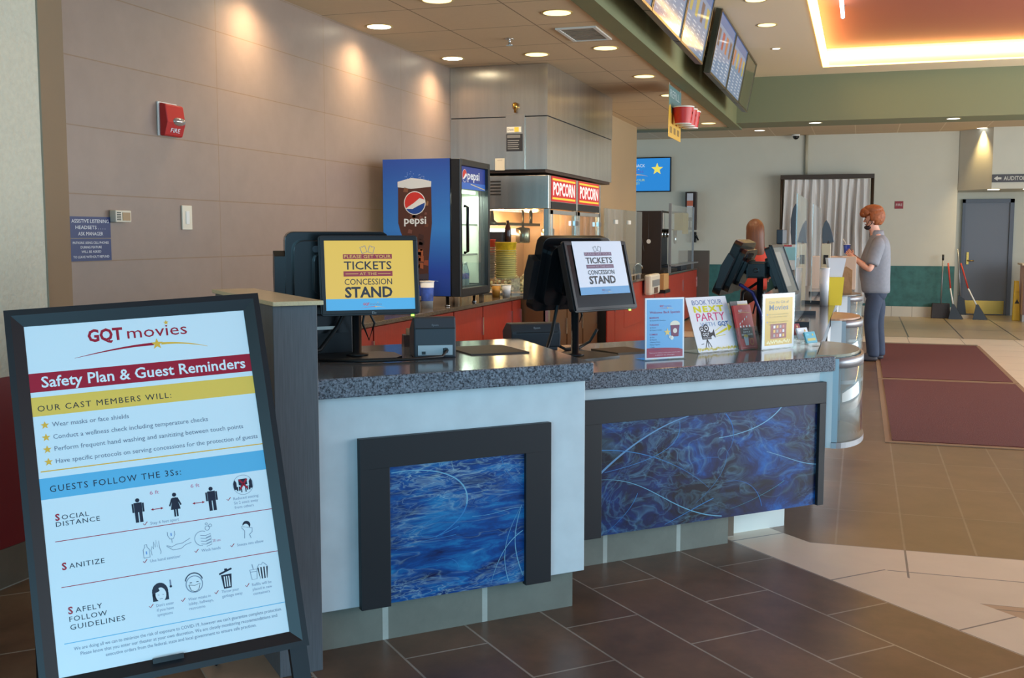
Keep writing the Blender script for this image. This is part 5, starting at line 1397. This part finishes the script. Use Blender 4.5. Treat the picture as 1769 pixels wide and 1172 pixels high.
sign_holder((5.811, .402, .9055), -32.5, 0, .270, .286, 'upright yellow sign about the gift of movies, rightmost on the recessed counter', gift, .08)
t = thing('brochure_holder', 'clear leaning brochure holder between the party sign and the yellow gift sign', 'brochure holder', (5.725, .533, .9055), R(-29.6))
m = MB(); m.box(-.084, .084, .028, .031, 0, .25).box(-.084, .084, -.006, -.003, 0, .12).box(-.084, -.081, -.006, .031, 0, .12).box(.081, .084, -.006, .031, 0, .12).box(-.084, .084, -.006, .031, 0, .003)
m.build('pocket', ACRYL, t, rot=(R(-14), 0, 0))
MB().box(-.08, .08, .0, .12, .0005, .004).build('foot', ACRYL, t)
t = thing('brochure', 'red party brochure with a film clapper in the clear holder', 'brochure', (5.725, .533, .910), R(-29.6), 'brochures in the clear holder')
p = Print(.0004, .35)
p.slab(-.074, 0, .074, .232, .012, (190, 50, 52)); w = .148
p.text('GQT', -.04, .196, .011, WHITE, 2, bold=.03); p.text('movies', -.006, .196, .011, (226, 170, 170), 2); p.line([(-.045, .190), (0, .193), (.055, .188)], .002, (226, 200, 130), 2)
for k in range(4):
    p.poly([(-.050 + k * .022, .126 + k * .011), (-.040 + k * .022, .132 + k * .011), (-.037 + k * .022, .142 + k * .011), (-.047 + k * .022, .137 + k * .011)], WHITE, 3)
    p.rect(-.05 + k * .026, .114, -.037 + k * .026, .124, WHITE, 3)
p.poly([(-.052, .055), (.054, .055), (.054, .112), (-.052, .112)], (60, 34, 36), 2)
for z, s in ((.098, 'EVENTS,'), (.084, 'PARTIES &'), (.070, 'SPECIAL EVENTS')): p.text(s, 0, z, .009, WHITE, 3, 'c', bold=.02)
p.poly([(-.034, .064), (.006, .064), (.0, .018), (-.028, .018)], (200, 214, 226), 4); p.circle(-.014, .066, .018, (240, 200, 80), 4, .010); p.ring(.03, .036, .016, .003, (226, 160, 60), 4); p.rect(-.06, .008, .06, .0095, (230, 160, 160), 2)
p.build('cover', t, loc=(0, .008, 0), rot=(R(-14), 0, 0))
t = thing('brochure', 'dark brochure with a yellow and white top edge behind the red one', 'brochure', (5.736, .552, .910), R(-29.6), 'brochures in the clear holder')
p = Print(.0004, .35); p.slab(-.07, 0, .08, .252, .006, (70, 62, 58)); p.rect(-.01, .236, .08, .252, (226, 230, 226), 2); p.rect(-.01, .230, .08, .236, (230, 190, 80), 2)
p.build('cover', t, loc=(0, .006, 0), rot=(R(-14), 0, 0))
# gift cards on a stepped acrylic stand
t = thing('card_rack', 'small stepped clear rack of gift cards at the end of the recessed counter', 'card rack', (6.0, .262, .9055), R(-33))
m = MB()
for k in range(4): m.box(-.052, .052, -.045 + k * .05, -.042 + k * .05, 0, .02 + k * .018).box(-.052, .052, -.042 + k * .05, .008 + k * .05, .016 + k * .018, .02 + k * .018)
m.build('steps', ACRYL, t)
for k, (c1, c2, lb) in enumerate((((96, 176, 196), (200, 190, 110), 'teal gift card at the front of the clear rack'), ((228, 232, 236), (226, 180, 110), 'white gift card second in the clear rack'), ((140, 40, 50), (220, 180, 120), 'dark red gift card third in the clear rack'), ((230, 234, 238), (220, 190, 130), 'white gift card at the back of the clear rack'))):
    r_ = R(-33); y_ = -.034 + k * .05
    t = thing('gift_card', lb, 'gift card', (6.0 - math.sin(r_) * y_, .262 + math.cos(r_) * y_, .9055 + .0205 + k * .018), r_, 'gift cards in the clear rack')
    p = Print(.0004, .3); p.slab(-.045, 0, .045, .062, .010, c1); p.rect(-.01 if k else -.035, .012, .035, .026, c2, 2); p.rect(-.036, .042, -.01, .052, tuple(min(255, c + 24) for c in c1), 2); p.circle(.02, .045, .007, c2, 2)
    p.build('card', t, rot=(R(-22), 0, 0))

# ================================================================== ACRYLIC SHIELDS AND THINGS ON THE LONG COUNTER
for x0, x1, lb in ((7.2, 8.5, 'nearer clear acrylic shield standing along the long counter'), (9.6, 11.4, 'farther clear acrylic shield standing along the long counter')):
    t = thing('acrylic_shield', lb, 'acrylic shield', ((x0 + x1) / 2, .40, .905), 0, 'acrylic shields on the long counter')
    hx = (x1 - x0) / 2
    MB().box(-hx, hx, -.004, .004, .02, .86).build('sheet', glass('shield_acrylic', (226, 236, 236), .02, .22), t)
    for x in (-hx + .1, hx - .14): MB().box(x, x + .04, -.09, .09, 0, .03).build('foot', GREYP, t)
def fin(x, y, z0, z1, w, label):  # solid panel on a made-up stem, standing in for a dark acrylic reflection
    t = thing('reflection_panel', label, 'panel', (x, y, .905))
    MB().tube([(0, 0, 0), (0, 0, z0 - .905 + .02)], .014).build('stem', GREYP, t)
    h = z1 - z0
    o_ = MB().prism_x([(w / 2, 0), (w / 2, h * .30), (w * .42, h * .62), (w * .22, h * .88), (0, h), (-w * .22, h * .8), (-w * .42, h * .4), (-w / 2, 0)], -.012, .012).build('panel', mat('reflection_grey', (70, 74, 82), .45), t, loc=(0, 0, z0 - .905), rot=(R(-6), 0, 0), bevel=.004)
fin(9.0, .475, 1.43, 1.755, .12, 'tall slate grey pointed panel standing in for a dark reflection in the shields')
fin(10.2, .285, 1.43, 1.637, .10, 'smaller slate grey pointed panel standing in for a dark reflection, right of the tall one')
t = thing('payment_terminal', 'white payment terminal on a stand below the tall pointed panel', 'payment terminal', (8.82, .52, .905))
MB().tube([(0, 0, 0), (0, 0, .32)], .016).build('stand', GREYP, t)
MB().box(-.03, .03, -.075, .075, .32, .52).build('case', WHITEP, t, bevel=.006)
MB().box(-.034, -.03, -.055, .055, .40, .50).build('screen', mat('teal_screen', (150, 200, 200), .2), t)
MB().box(-.034, -.03, .0, .06, .505, .518).build('red_stripe', RED, t)
t = thing('card_reader', 'beige card reader on a post below the smaller pointed panel', 'card reader', (9.95, .295, .905))
MB().box(-.02, .02, -.038, .038, .0, .52).build('post', mat('beige_post', (200, 184, 150), .4), t, bevel=.004)
MB().box(-.025, -.02, -.02, .02, .34, .42).build('slot', DARKGAP, t)
def carton(x, y, z, r0, r1, h, label, m_, grp=None):
    t = thing('popcorn_box', label, 'box', (x, y, z), R(10), grp)
    k = 1.0
    MB().add([(-r0, -r0, 0), (r0, -r0, 0), (r0, r0, 0), (-r0, r0, 0), (-r1, -r1, h), (r1, -r1, h), (r1, r1, h), (-r1, r1, h), (-r1 + .004, -r1 + .004, h), (r1 - .004, -r1 + .004, h), (r1 - .004, r1 - .004, h), (-r1 + .004, r1 - .004, h), (-r0, -r0, .02), (r0, -r0, .02), (r0, r0, .02), (-r0, r0, .02)],
             [(0, 3, 2, 1), (0, 1, 5, 4), (1, 2, 6, 5), (2, 3, 7, 6), (3, 0, 4, 7), (4, 5, 9, 8), (5, 6, 10, 9), (6, 7, 11, 10), (7, 4, 8, 11), (8, 9, 13, 12), (9, 10, 14, 13), (10, 11, 15, 14), (11, 8, 12, 15), (12, 13, 14, 15)]).build('carton', m_, t)
    return t
carton(9.62, .205, .905, .05, .065, .24, 'tall yellow popcorn carton under the white one on the long counter', mat('yellow_carton', (232, 206, 50), .5))
carton(9.62, .205, 1.146, .05, .075, .16, 'white popcorn carton standing on the yellow carton', CUPW)
paper_cup(9.42, .285, .905, .032, .040, .32, 'tall white paper cup beside the yellow carton', CUPW)
t = thing('paper_bag', 'brown paper bag on the long counter in front of the standing man', 'bag', (11.6, .14, .905))
MB().add([(-.09, -.06, 0), (.09, -.06, 0), (.09, .06, 0), (-.09, .06, 0), (-.09, -.06, .24), (.09, -.06, .24), (.09, .06, .24), (-.09, .06, .24), (-.085, .0, .28), (.085, .0, .27)], [(0, 3, 2, 1), (0, 1, 5, 4), (2, 3, 7, 6), (1, 2, 6, 9, 5), (3, 0, 4, 8, 7), (4, 5, 9, 8), (6, 7, 8, 9)]).build('bag', mat('kraft_paper', (168, 128, 90), .8, noise=.12, nscale=14, bump=.4, bscale=30), t)
t = thing('cardboard_box', 'pale cardboard box on the long counter behind the paper bag', 'box', (12.6, .22, .905))
MB().box(-.15, .15, -.17, .17, 0, .36).build('carton', mat('pale_card', (204, 178, 156), .7), t, bevel=.003)
MB().box(-.155, .155, -.02, .02, .3605, .3615).build('tape', mat('packing_tape', (190, 150, 110), .3), t)

# ================================================================== PEOPLE
def skin_mesh(name, nodes, edges, mats, parent, sub=2):
    idx = {k: i for i, k in enumerate(nodes)}
    me = bpy.data.meshes.new(name)
    me.from_pydata([nodes[k][0] for k in nodes], [(idx[a], idx[b]) for a, b in edges], [])
    o = bpy.data.objects.new(name, me); COL.objects.link(o); o.parent = parent
    m = o.modifiers.new('skin', 'SKIN'); m.use_smooth_shade = True
    lay = me.skin_vertices[0].data
    for k, i in idx.items():
        r_ = nodes[k][1]
        lay[i].radius = (r_, r_) if not isinstance(r_, tuple) else r_
    # one root per connected chain
    adj = {i: set() for i in range(len(idx))}
    for a, b in edges: adj[idx[a]].add(idx[b]); adj[idx[b]].add(idx[a])
    seen = set()
    for i in range(len(idx)):
        if i in seen: continue
        st = [i]; lay[i].use_root = True
        while st:
            k = st.pop()
            if k in seen: continue
            seen.add(k); st += [j for j in adj[k] if j not in seen]
    if sub:
        s_ = o.modifiers.new('sub', 'SUBSURF'); s_.levels = sub; s_.render_levels = sub
    for mm in (mats if isinstance(mats, list) else [mats]): me.materials.append(mm)
    return o
def chain(nodes, edges, pre, pts, start=None):
    prev = start
    for i, (p_, r_) in enumerate(pts):
        k = '%s%d' % (pre, i); nodes[k] = (p_, r_)
        if prev: edges.append((prev, k))
        prev = k
def loft(rings, n=24):
    """rings of (cx, cy, cz, rx, ry)"""
    m = MB(); vs = []
    for cx_, cy_, cz_, rx, ry in rings:
        for i in range(n):
            a = 2 * math.pi * i / n
            ca, sa = math.cos(a), math.sin(a)
            e_ = 2 / 2.5
            vs.append((cx_ + rx * math.copysign(abs(ca) ** e_, ca), cy_ + ry * math.copysign(abs(sa) ** e_, sa), cz_))
    fs = []
    for j in range(len(rings) - 1):
        for i in range(n):
            k = (i + 1) % n
            fs.append((j * n + i, j * n + k, (j + 1) * n + k, (j + 1) * n + i))
    m.add(vs, fs, 0, True)
    m.add(vs, [tuple(reversed(range(n))), tuple(range((len(rings) - 1) * n, len(rings) * n))], 0)
    return m
SKIN = mat('skin', (222, 168, 146), .5)
SHIRT = mat('grey_chambray', (132, 136, 144), .8, noise=.06, nscale=30, bump=.3, bscale=9)
DENIM = mat('blue_denim', (50, 62, 82), .8, noise=.12, nscale=12, bump=.25, bscale=12)
GINGER = mat('ginger_hair', (146, 80, 40), .6, noise=.25, nscale=26, bump=.8, bscale=38)
BROWNH = mat('long_brown_hair', (104, 62, 36), .45, noise=.25, nscale=9, stretch=(9, 9, .6))
SHOE = mat('dark_shoe', (56, 52, 56), .6)

def hand(n, e, wrist, fdir, side, up, pre, curl=1.0, s=1.0):
    """palm and five fingers: fdir = along the fingers, side = towards the thumb, up = back of the hand"""
    W_ = Vector(wrist); f_ = Vector(fdir).normalized(); s_ = Vector(side).normalized(); u_ = Vector(up).normalized()
    n[pre + 'p0'] = (tuple(W_ + f_ * .035 * s), (.030 * s, .019 * s)); n[pre + 'p1'] = (tuple(W_ + f_ * .075 * s), (.034 * s, .016 * s))
    e += [(pre + 'p0', pre + 'p1')]
    for i, (o_, l_) in enumerate(((.028, .070), (.010, .078), (-.009, .072), (-.027, .058))):
        b = W_ + f_ * .078 * s + s_ * o_ * s
        p1 = b + (f_ * .9 - u_ * .35 * curl) * l_ * .45 * s
        p2 = p1 + (f_ * .45 - u_ * .85 * curl) * l_ * .32 * s
        p3 = p2 + (-f_ * .25 - u_ * .9 * curl) * l_ * .28 * s
        chain(n, e, pre + 'f%d_' % i, [(tuple(b - f_ * .02 * s), .009 * s), (tuple(b), .009 * s), (tuple(p1), .0085 * s), (tuple(p2), .008 * s), (tuple(p3), .0065 * s)])
    b = W_ + f_ * .03 * s + s_ * .022 * s
    p1 = b + (s_ * .7 + f_ * .6 - u_ * .3) * .034 * s; p2 = p1 + (f_ * .75 - u_ * .5 + s_ * .1) * .03 * s
    chain(n, e, pre + 't', [(tuple(b), .0115 * s), (tuple(p1), .010 * s), (tuple(p2), .0075 * s)])
    return pre + 'p0'

def head_nodes(n, e, y, z, neck_from):
    """head facing +y whose chin is at z; returns nothing"""
    n['neck'] = ((0, y - .035, z - .03), .055); e.append((neck_from, 'neck'))
    n['jaw'] = ((0, y + .005, z + .045), .066); e.append(('neck', 'jaw'))
    n['face'] = ((0, y + .012, z + .105), .074); e.append(('jaw', 'face'))
    n['skull'] = ((0, y - .012, z + .165), .082); e.append(('face', 'skull'))
    n['crown'] = ((0, y - .02, z + .215), .05); e.append(('skull', 'crown'))
    n['chin'] = ((0, y + .062, z + .018), .026); e.append(('jaw', 'chin'))
    n['nose'] = ((0, y + .092, z + .092), .013); e.append(('face', 'nose'))
    n['nose2'] = ((0, y + .108, z + .080), .011); e.append(('nose', 'nose2'))
    n['occ'] = ((0, y - .07, z + .13), .058); e.append(('face', 'occ'))

def face_parts(body, y, z, hair_m):
    m = MB()
    for sx_ in (-1, 1): m.ball((sx_ * .033, y + .079, z + .112), .0095, .007, .007, 10, 8)
    m.build('eyes', mat('eye_dark', (40, 30, 26), .3), body)
    m = MB()
    for sx_ in (-1, 1): m.tube([(sx_ * .05, y + .072, z + .131), (sx_ * .033, y + .084, z + .136), (sx_ * .017, y + .086, z + .132)], .005)
    m.build('eyebrows', hair_m, body)
    MB().ball((0, y + .079, z + .050), .022, .012, .006, 12, 8).build('mouth', mat('lips', (176, 96, 90), .5), body)
    m = MB()
    for sx_ in (-1, 1): m.ball((sx_ * .079, y - .008, z + .098), .011, .022, .033, 12, 10)
    m.build('ears', SKIN, body)

# --- the man at the counter, facing the counter (+y), left side towards us
man = thing('person', 'young man with short ginger hair in grey shirt and jeans holding a blue cup', 'person', (13.66, -.075, 0))
n, e = {}, []
n['pelvis'] = ((0, -.10, .93), .09)
n['waist'] = ((0, -.085, 1.08), .115); e.append(('pelvis', 'waist'))
n['chest'] = ((0, -.10, 1.29), .115); e.append(('waist', 'chest'))
n['collar'] = ((0, -.105, 1.46), .07); e.append(('chest', 'collar'))
head_nodes(n, e, -.045, 1.575, 'collar')
for sx_, pre in ((-1, 'l'), (1, 'r')):
    n[pre + 'sh'] = ((sx_ * .155, -.115, 1.415), .048); e.append(('collar', pre + 'sh'))
    el = (sx_ * .245, -.03, 1.09) if sx_ < 0 else (.235, .0, 1.10)
    wr = (-.115, .165, 1.235) if sx_ < 0 else (.06, .175, 1.255)
    mid = tuple((a + b) / 2 for a, b in zip(n[pre + 'sh'][0], el))
    fm = tuple(a * .65 + b * .35 for a, b in zip(el, wr))
    chain(n, e, pre + 'a', [(mid, .046), (el, .043), (fm, .043), (wr, .027)], pre + 'sh')
    fd = Vector((.35, .55, .55)) if sx_ < 0 else Vector((-.45, .55, .45))
    last = hand(n, e, wr, fd, (0.1, -.6, .7) if sx_ < 0 else (-.1, -.6, .7), (-.8, .2, -.1) if sx_ < 0 else (.8, .2, -.1), pre + 'h', .8)
    e.append((pre + 'a3', last))
    n[pre + 'hip'] = ((sx_ * .095, -.10, .86), .07); e.append(('pelvis', pre + 'hip'))
    fy = .02 if sx_ < 0 else -.05
    chain(n, e, pre + 'g', [((sx_ * .10, -.09 + fy, .68), .062), ((sx_ * .10, -.07 + fy, .49), .05), ((sx_ * .10, -.105 + fy, .30), .05), ((sx_ * .10, -.115 + fy, .10), .038), ((sx_ * .105, -.05 + fy, .045), .035), ((sx_ * .11, .05 + fy, .03), .03)], pre + 'hip')
body = skin_mesh('body', n, e, SKIN, man)
face_parts(man, -.045, 1.575, GINGER)
# shirt: lofted trunk with rounded belly plus two short sleeves
sh = loft([(0, -.110, .80, .185, .155), (0, -.105, .83, .192, .165), (0, -.095, .95, .188, .168), (0, -.082, 1.06, .192, .182), (0, -.085, 1.18, .196, .178), (0, -.100, 1.30, .205, .160), (0, -.115, 1.39, .205, .138), (0, -.115, 1.445, .170, .115), (0, -.108, 1.49, .10, .088), (0, -.098, 1.51, .078, .078)])
for sx_ in (-1, 1):
    el = Vector((-.245, -.03, 1.09)) if sx_ < 0 else Vector((.235, .0, 1.10)); s0 = Vector((sx_ * .14, -.115, 1.42))
    sh.tube([Vector((sx_ * .08, -.115, 1.43)), Vector((sx_ * .135, -.115, 1.415)), Vector((sx_ * .180, -.112, 1.375)), s0.lerp(el, .38), s0.lerp(el, .6), s0.lerp(el, .78), s0.lerp(el, .84)], [.055, .078, .088, .088, .084, .080, .074], 18)
o_ = sh.build('shirt', SHIRT, man, sub=1)
MB().lathe([(.086, 1.488), (.080, 1.525), (.070, 1.558), (.066, 1.556), (.072, 1.50)], (0, -.098, 0), 20, cap=False).build('collar', SHIRT, o_)
m = MB()
for k in range(7): m.ball((0, .083 - .02 * abs(k - 3) / 3 + (.0 if k else 0), .90 + k * .085), .006, .004, .006, 8, 6)
m.build('buttons', WHITEP, o_)
def trousers(name, y, zt, rx, ry, legs, mtl, parent):
    m = loft([(0, y, zt, rx * .97, ry * .97), (0, y, zt - .06, rx, ry), (0, y, zt - .14, rx, ry * .98), (0, y, zt - .19, rx * .93, ry * .8), (0, y, zt - .22, rx * .7, ry * .5)])
    for pts, rs in legs: m.tube([Vector(p_) for p_ in pts], rs, 18)
    return m.build(name, mtl, parent, sub=1)
legs = []
for sx_ in (-1, 1):
    fy = .02 if sx_ < 0 else -.05
    legs.append(([(sx_ * .085, -.105, .86), (sx_ * .090, -.10, .76), (sx_ * .10, -.09 + fy, .64), (sx_ * .10, -.075 + fy, .49), (sx_ * .10, -.09 + fy, .32), (sx_ * .10, -.112 + fy, .16), (sx_ * .10, -.112 + fy, .07), (sx_ * .10, -.11 + fy, .05)], [.09, .098, .096, .082, .080, .074, .076, .072]))
trousers('jeans', -.105, .93, .178, .138, legs, DENIM, man)
for sx_ in (-1, 1):
    fy = .02 if sx_ < 0 else -.05
    m = loft([(sx_ * .108, -.035 + fy, 0, .048, .135), (sx_ * .108, -.035 + fy, .03, .050, .137), (sx_ * .108, -.04 + fy, .055, .046, .122), (sx_ * .106, -.075 + fy, .085, .044, .07), (sx_ * .104, -.10 + fy, .11, .042, .045)])
    m.build('shoe', SHOE, man, sub=1)
# hair: short thick shell, swept up at the forehead
def hair_shell(c, rx, ry, rz, keep, mtl, name, parent, extra=None, thick=.012):
    m = MB(); m.ball(c, rx, ry, rz, 28, 20)
    fs = [f for f in m.f if keep(*[sum(m.v[i][k] for i in f) / len(f) for k in range(3)])]
    mm = MB(); mm.add(m.v, fs, 0, True)
    if extra: extra(mm)
    o = mm.build(name, mtl, parent)
    s_ = o.modifiers.new('thick', 'SOLIDIFY'); s_.thickness = thick; s_.offset = 1
    return o
def quiff(mm):
    mm.ball((0, -.045, 1.795), .086, .108, .058, 20, 12); mm.ball((0, .022, 1.772), .080, .070, .050, 18, 10); mm.ball((0, .062, 1.752), .066, .034, .034, 14, 8); mm.ball((0, -.105, 1.725), .080, .058, .085, 16, 10)
hair_shell((0, -.062, 1.725), .093, .112, .122, lambda x, y, z: z > 1.735 or (y < -.055 and z > 1.625) or (y < -.02 and z > 1.67), GINGER, 'hair', man, quiff)
m = MB()
for sx_ in (-1, 1):
    m.tube([(sx_ * .088, -.03, 1.705), (sx_ * .086, .0, 1.66), (sx_ * .074, .022, 1.615)], .004)
    m.tube([(sx_ * .088, -.05, 1.69), (sx_ * .08, -.03, 1.63), (sx_ * .068, .01, 1.60)], .004)
m.ball((0, .000, 1.590), .070, .052, .030, 16, 10)
m.build('face_mask', mat('dark_cloth_mask', (44, 32, 36), .8), man)
# blue cup in his hands
t = thing('paper_cup', 'blue paper cup held by the ginger-haired man', 'cup', (13.645, .165, 1.285))
MB().lathe([(.032, 0), (.042, .10), (.040, .10), (.031, .003)], n=22, cap=False).lathe([(.0005, .001), (.032, .001)], n=22, cap=False).build('cup_wall', mat('blue_cup', (40, 74, 170), .4), t)
MB().lathe([(.040, .098), (.045, .099), (.045, .104), (.040, .105)], n=22).build('rim', WHITEP, t)
MB().tube([(.0, .0, .02), (.005, .02, .13), (.01, .05, .17)], .004).build('straw', WHITEP, t)

# --- the woman behind the counter, turned away from us (+x)
wom = thing('person', 'worker with long brown hair in an orange-red top seen from behind the counter', 'person', (13.3, 1.22, 0), R(-80))
n, e = {}, []
n['pelvis'] = ((0, -.02, .88), .11); n['waist'] = ((0, -.01, 1.02), .095); n['chest'] = ((0, -.01, 1.20), .10); n['collar'] = ((0, -.02, 1.345), .06)
e += [('pelvis', 'waist'), ('waist', 'chest'), ('chest', 'collar')]
head_nodes(n, e, .01, 1.435, 'collar')
for sx_, pre in ((-1, 'l'), (1, 'r')):
    n[pre + 'sh'] = ((sx_ * .13, -.02, 1.295), .042); e.append(('collar', pre + 'sh'))
    el = (sx_ * .20, -.02, 1.04); wr = (sx_ * .17, .18, .97)
    mid = tuple((a + b) / 2 for a, b in zip(n[pre + 'sh'][0], el))
    chain(n, e, pre + 'a', [(mid, .043), (el, .036), (tuple(a * .6 + b * .4 for a, b in zip(el, wr)), .036), (wr, .024)], pre + 'sh')
    last = hand(n, e, wr, (0, .9, -.2), (-sx_, .1, 0), (0, .2, 1), pre + 'h', .6, .92); e.append((pre + 'a3', last))
    n[pre + 'hip'] = ((sx_ * .085, -.02, .82), .07); e.append(('pelvis', pre + 'hip'))
    chain(n, e, pre + 'g', [((sx_ * .09, -.01, .62), .06), ((sx_ * .085, 0, .45), .048), ((sx_ * .085, -.02, .27), .046), ((sx_ * .085, -.03, .09), .036), ((sx_ * .09, .03, .04), .033), ((sx_ * .095, .11, .028), .028)], pre + 'hip')
skin_mesh('body', n, e, SKIN, wom)
face_parts(wom, .01, 1.435, BROWNH)
ORANGE = mat('orange_red_top', (200, 62, 40), .7, bump=.2, bscale=10)
sh = loft([(0, -.02, .80, .165, .13), (0, -.02, .92, .155, .125), (0, -.01, 1.05, .145, .12), (0, -.01, 1.18, .165, .128), (0, -.015, 1.27, .172, .115), (0, -.02, 1.325, .135, .09), (0, -.02, 1.36, .07, .07)])
for sx_ in (-1, 1):
    s0 = Vector((sx_ * .12, -.02, 1.305)); el = Vector((sx_ * .20, -.02, 1.04))
    sh.tube([Vector((sx_ * .07, -.02, 1.315)), s0, Vector((sx_ * .158, -.02, 1.27)), s0.lerp(el, .42), s0.lerp(el, .62)], [.045, .062, .072, .066, .062], 16)
sh.build('top', ORANGE, wom, sub=1)
legs = [([(sx_ * .075, -.02, .80), (sx_ * .08, -.015, .70), (sx_ * .088, -.01, .58), (sx_ * .085, 0, .45), (sx_ * .085, -.02, .27), (sx_ * .085, -.03, .10), (sx_ * .085, -.03, .06)], [.082, .09, .084, .070, .066, .058, .058]) for sx_ in (-1, 1)]
trousers('trousers', -.02, .88, .160, .125, legs, BLACKP, wom)
for sx_ in (-1, 1): loft([(sx_ * .09, .03, 0, .042, .12), (sx_ * .09, .03, .03, .044, .122), (sx_ * .09, .02, .06, .04, .10), (sx_ * .088, -.02, .09, .038, .05)]).build('shoe', SHOE, wom, sub=1)
def longhair(mm):
    mm.v += []
    r_ = [(0, -.07, 1.15, .085, .022), (0, -.08, 1.22, .098, .032), (0, -.085, 1.32, .105, .045), (0, -.075, 1.42, .10, .062), (0, -.06, 1.52, .10, .075), (0, -.045, 1.60, .096, .08), (0, -.03, 1.655, .07, .06)]
    l_ = loft(r_); mm.add(l_.v, l_.f, 0, True)
hair_shell((0, -.015, 1.575), .098, .108, .112, lambda x, y, z: y < .035 or z > 1.61, BROWNH, 'hair', wom, longhair, .008)
import OpenImageIO as oiio,sys,numpy as np
b=oiio.ImageBuf('/tmp/w/main.png');a=b.get_pixels(oiio.UINT8)
k=1024/1769
for (n,x,y,w,h,t) in [('ceil',800,20,100,50,(136,115,88)),('wall',400,200,100,50,(163,140,118)),('farwall',1200,240,100,50,(112,102,84)),('brown',1560,800,80,50,(133,105,75)),('panel',565,800,50,30,(125,152,170)),('floor',900,1100,80,40,(72,70,74)),('cream',1600,1000,80,20,(190,168,145)),('sign',120,950,30,8,(182,222,254)),
 ('stucco',15,200,30,50,(200,198,185)),('fascia',1600,150,80,20,(112,125,100)),('farwall2',1600,420,40,30,(178,172,158)),('granite',700,660,100,20,(88,98,112)),('red',600,570,30,20,(165,50,50)),('carpet',1620,700,60,30,(105,55,50)),('mon',500,500,12,60,(30,30,32)),('artframe',640,900,20,60,(32,38,46)),('part',500,800,40,60,(70,75,82)),('lobceil',1320,90,20,20,(165,140,108)),('redceil',1600,40,60,20,(165,95,65)),('farfloor',1580,570,40,8,(150,132,95)),('door',1690,420,40,40,(105,108,115)),('teal',1560,490,30,20,(60,95,90)),('man',1500,470,15,20,(110,108,110)),('hoodL',800,150,30,20,(150,135,115)),('hoodR',980,200,40,30,(100,85,62))]:
    r=a[int(y*k):int((y+h)*k)+1,int(x*k):int((x+w)*k)+1,:3].reshape(-1,3).mean(0)
    print(n,r.astype(int),'target~',t)
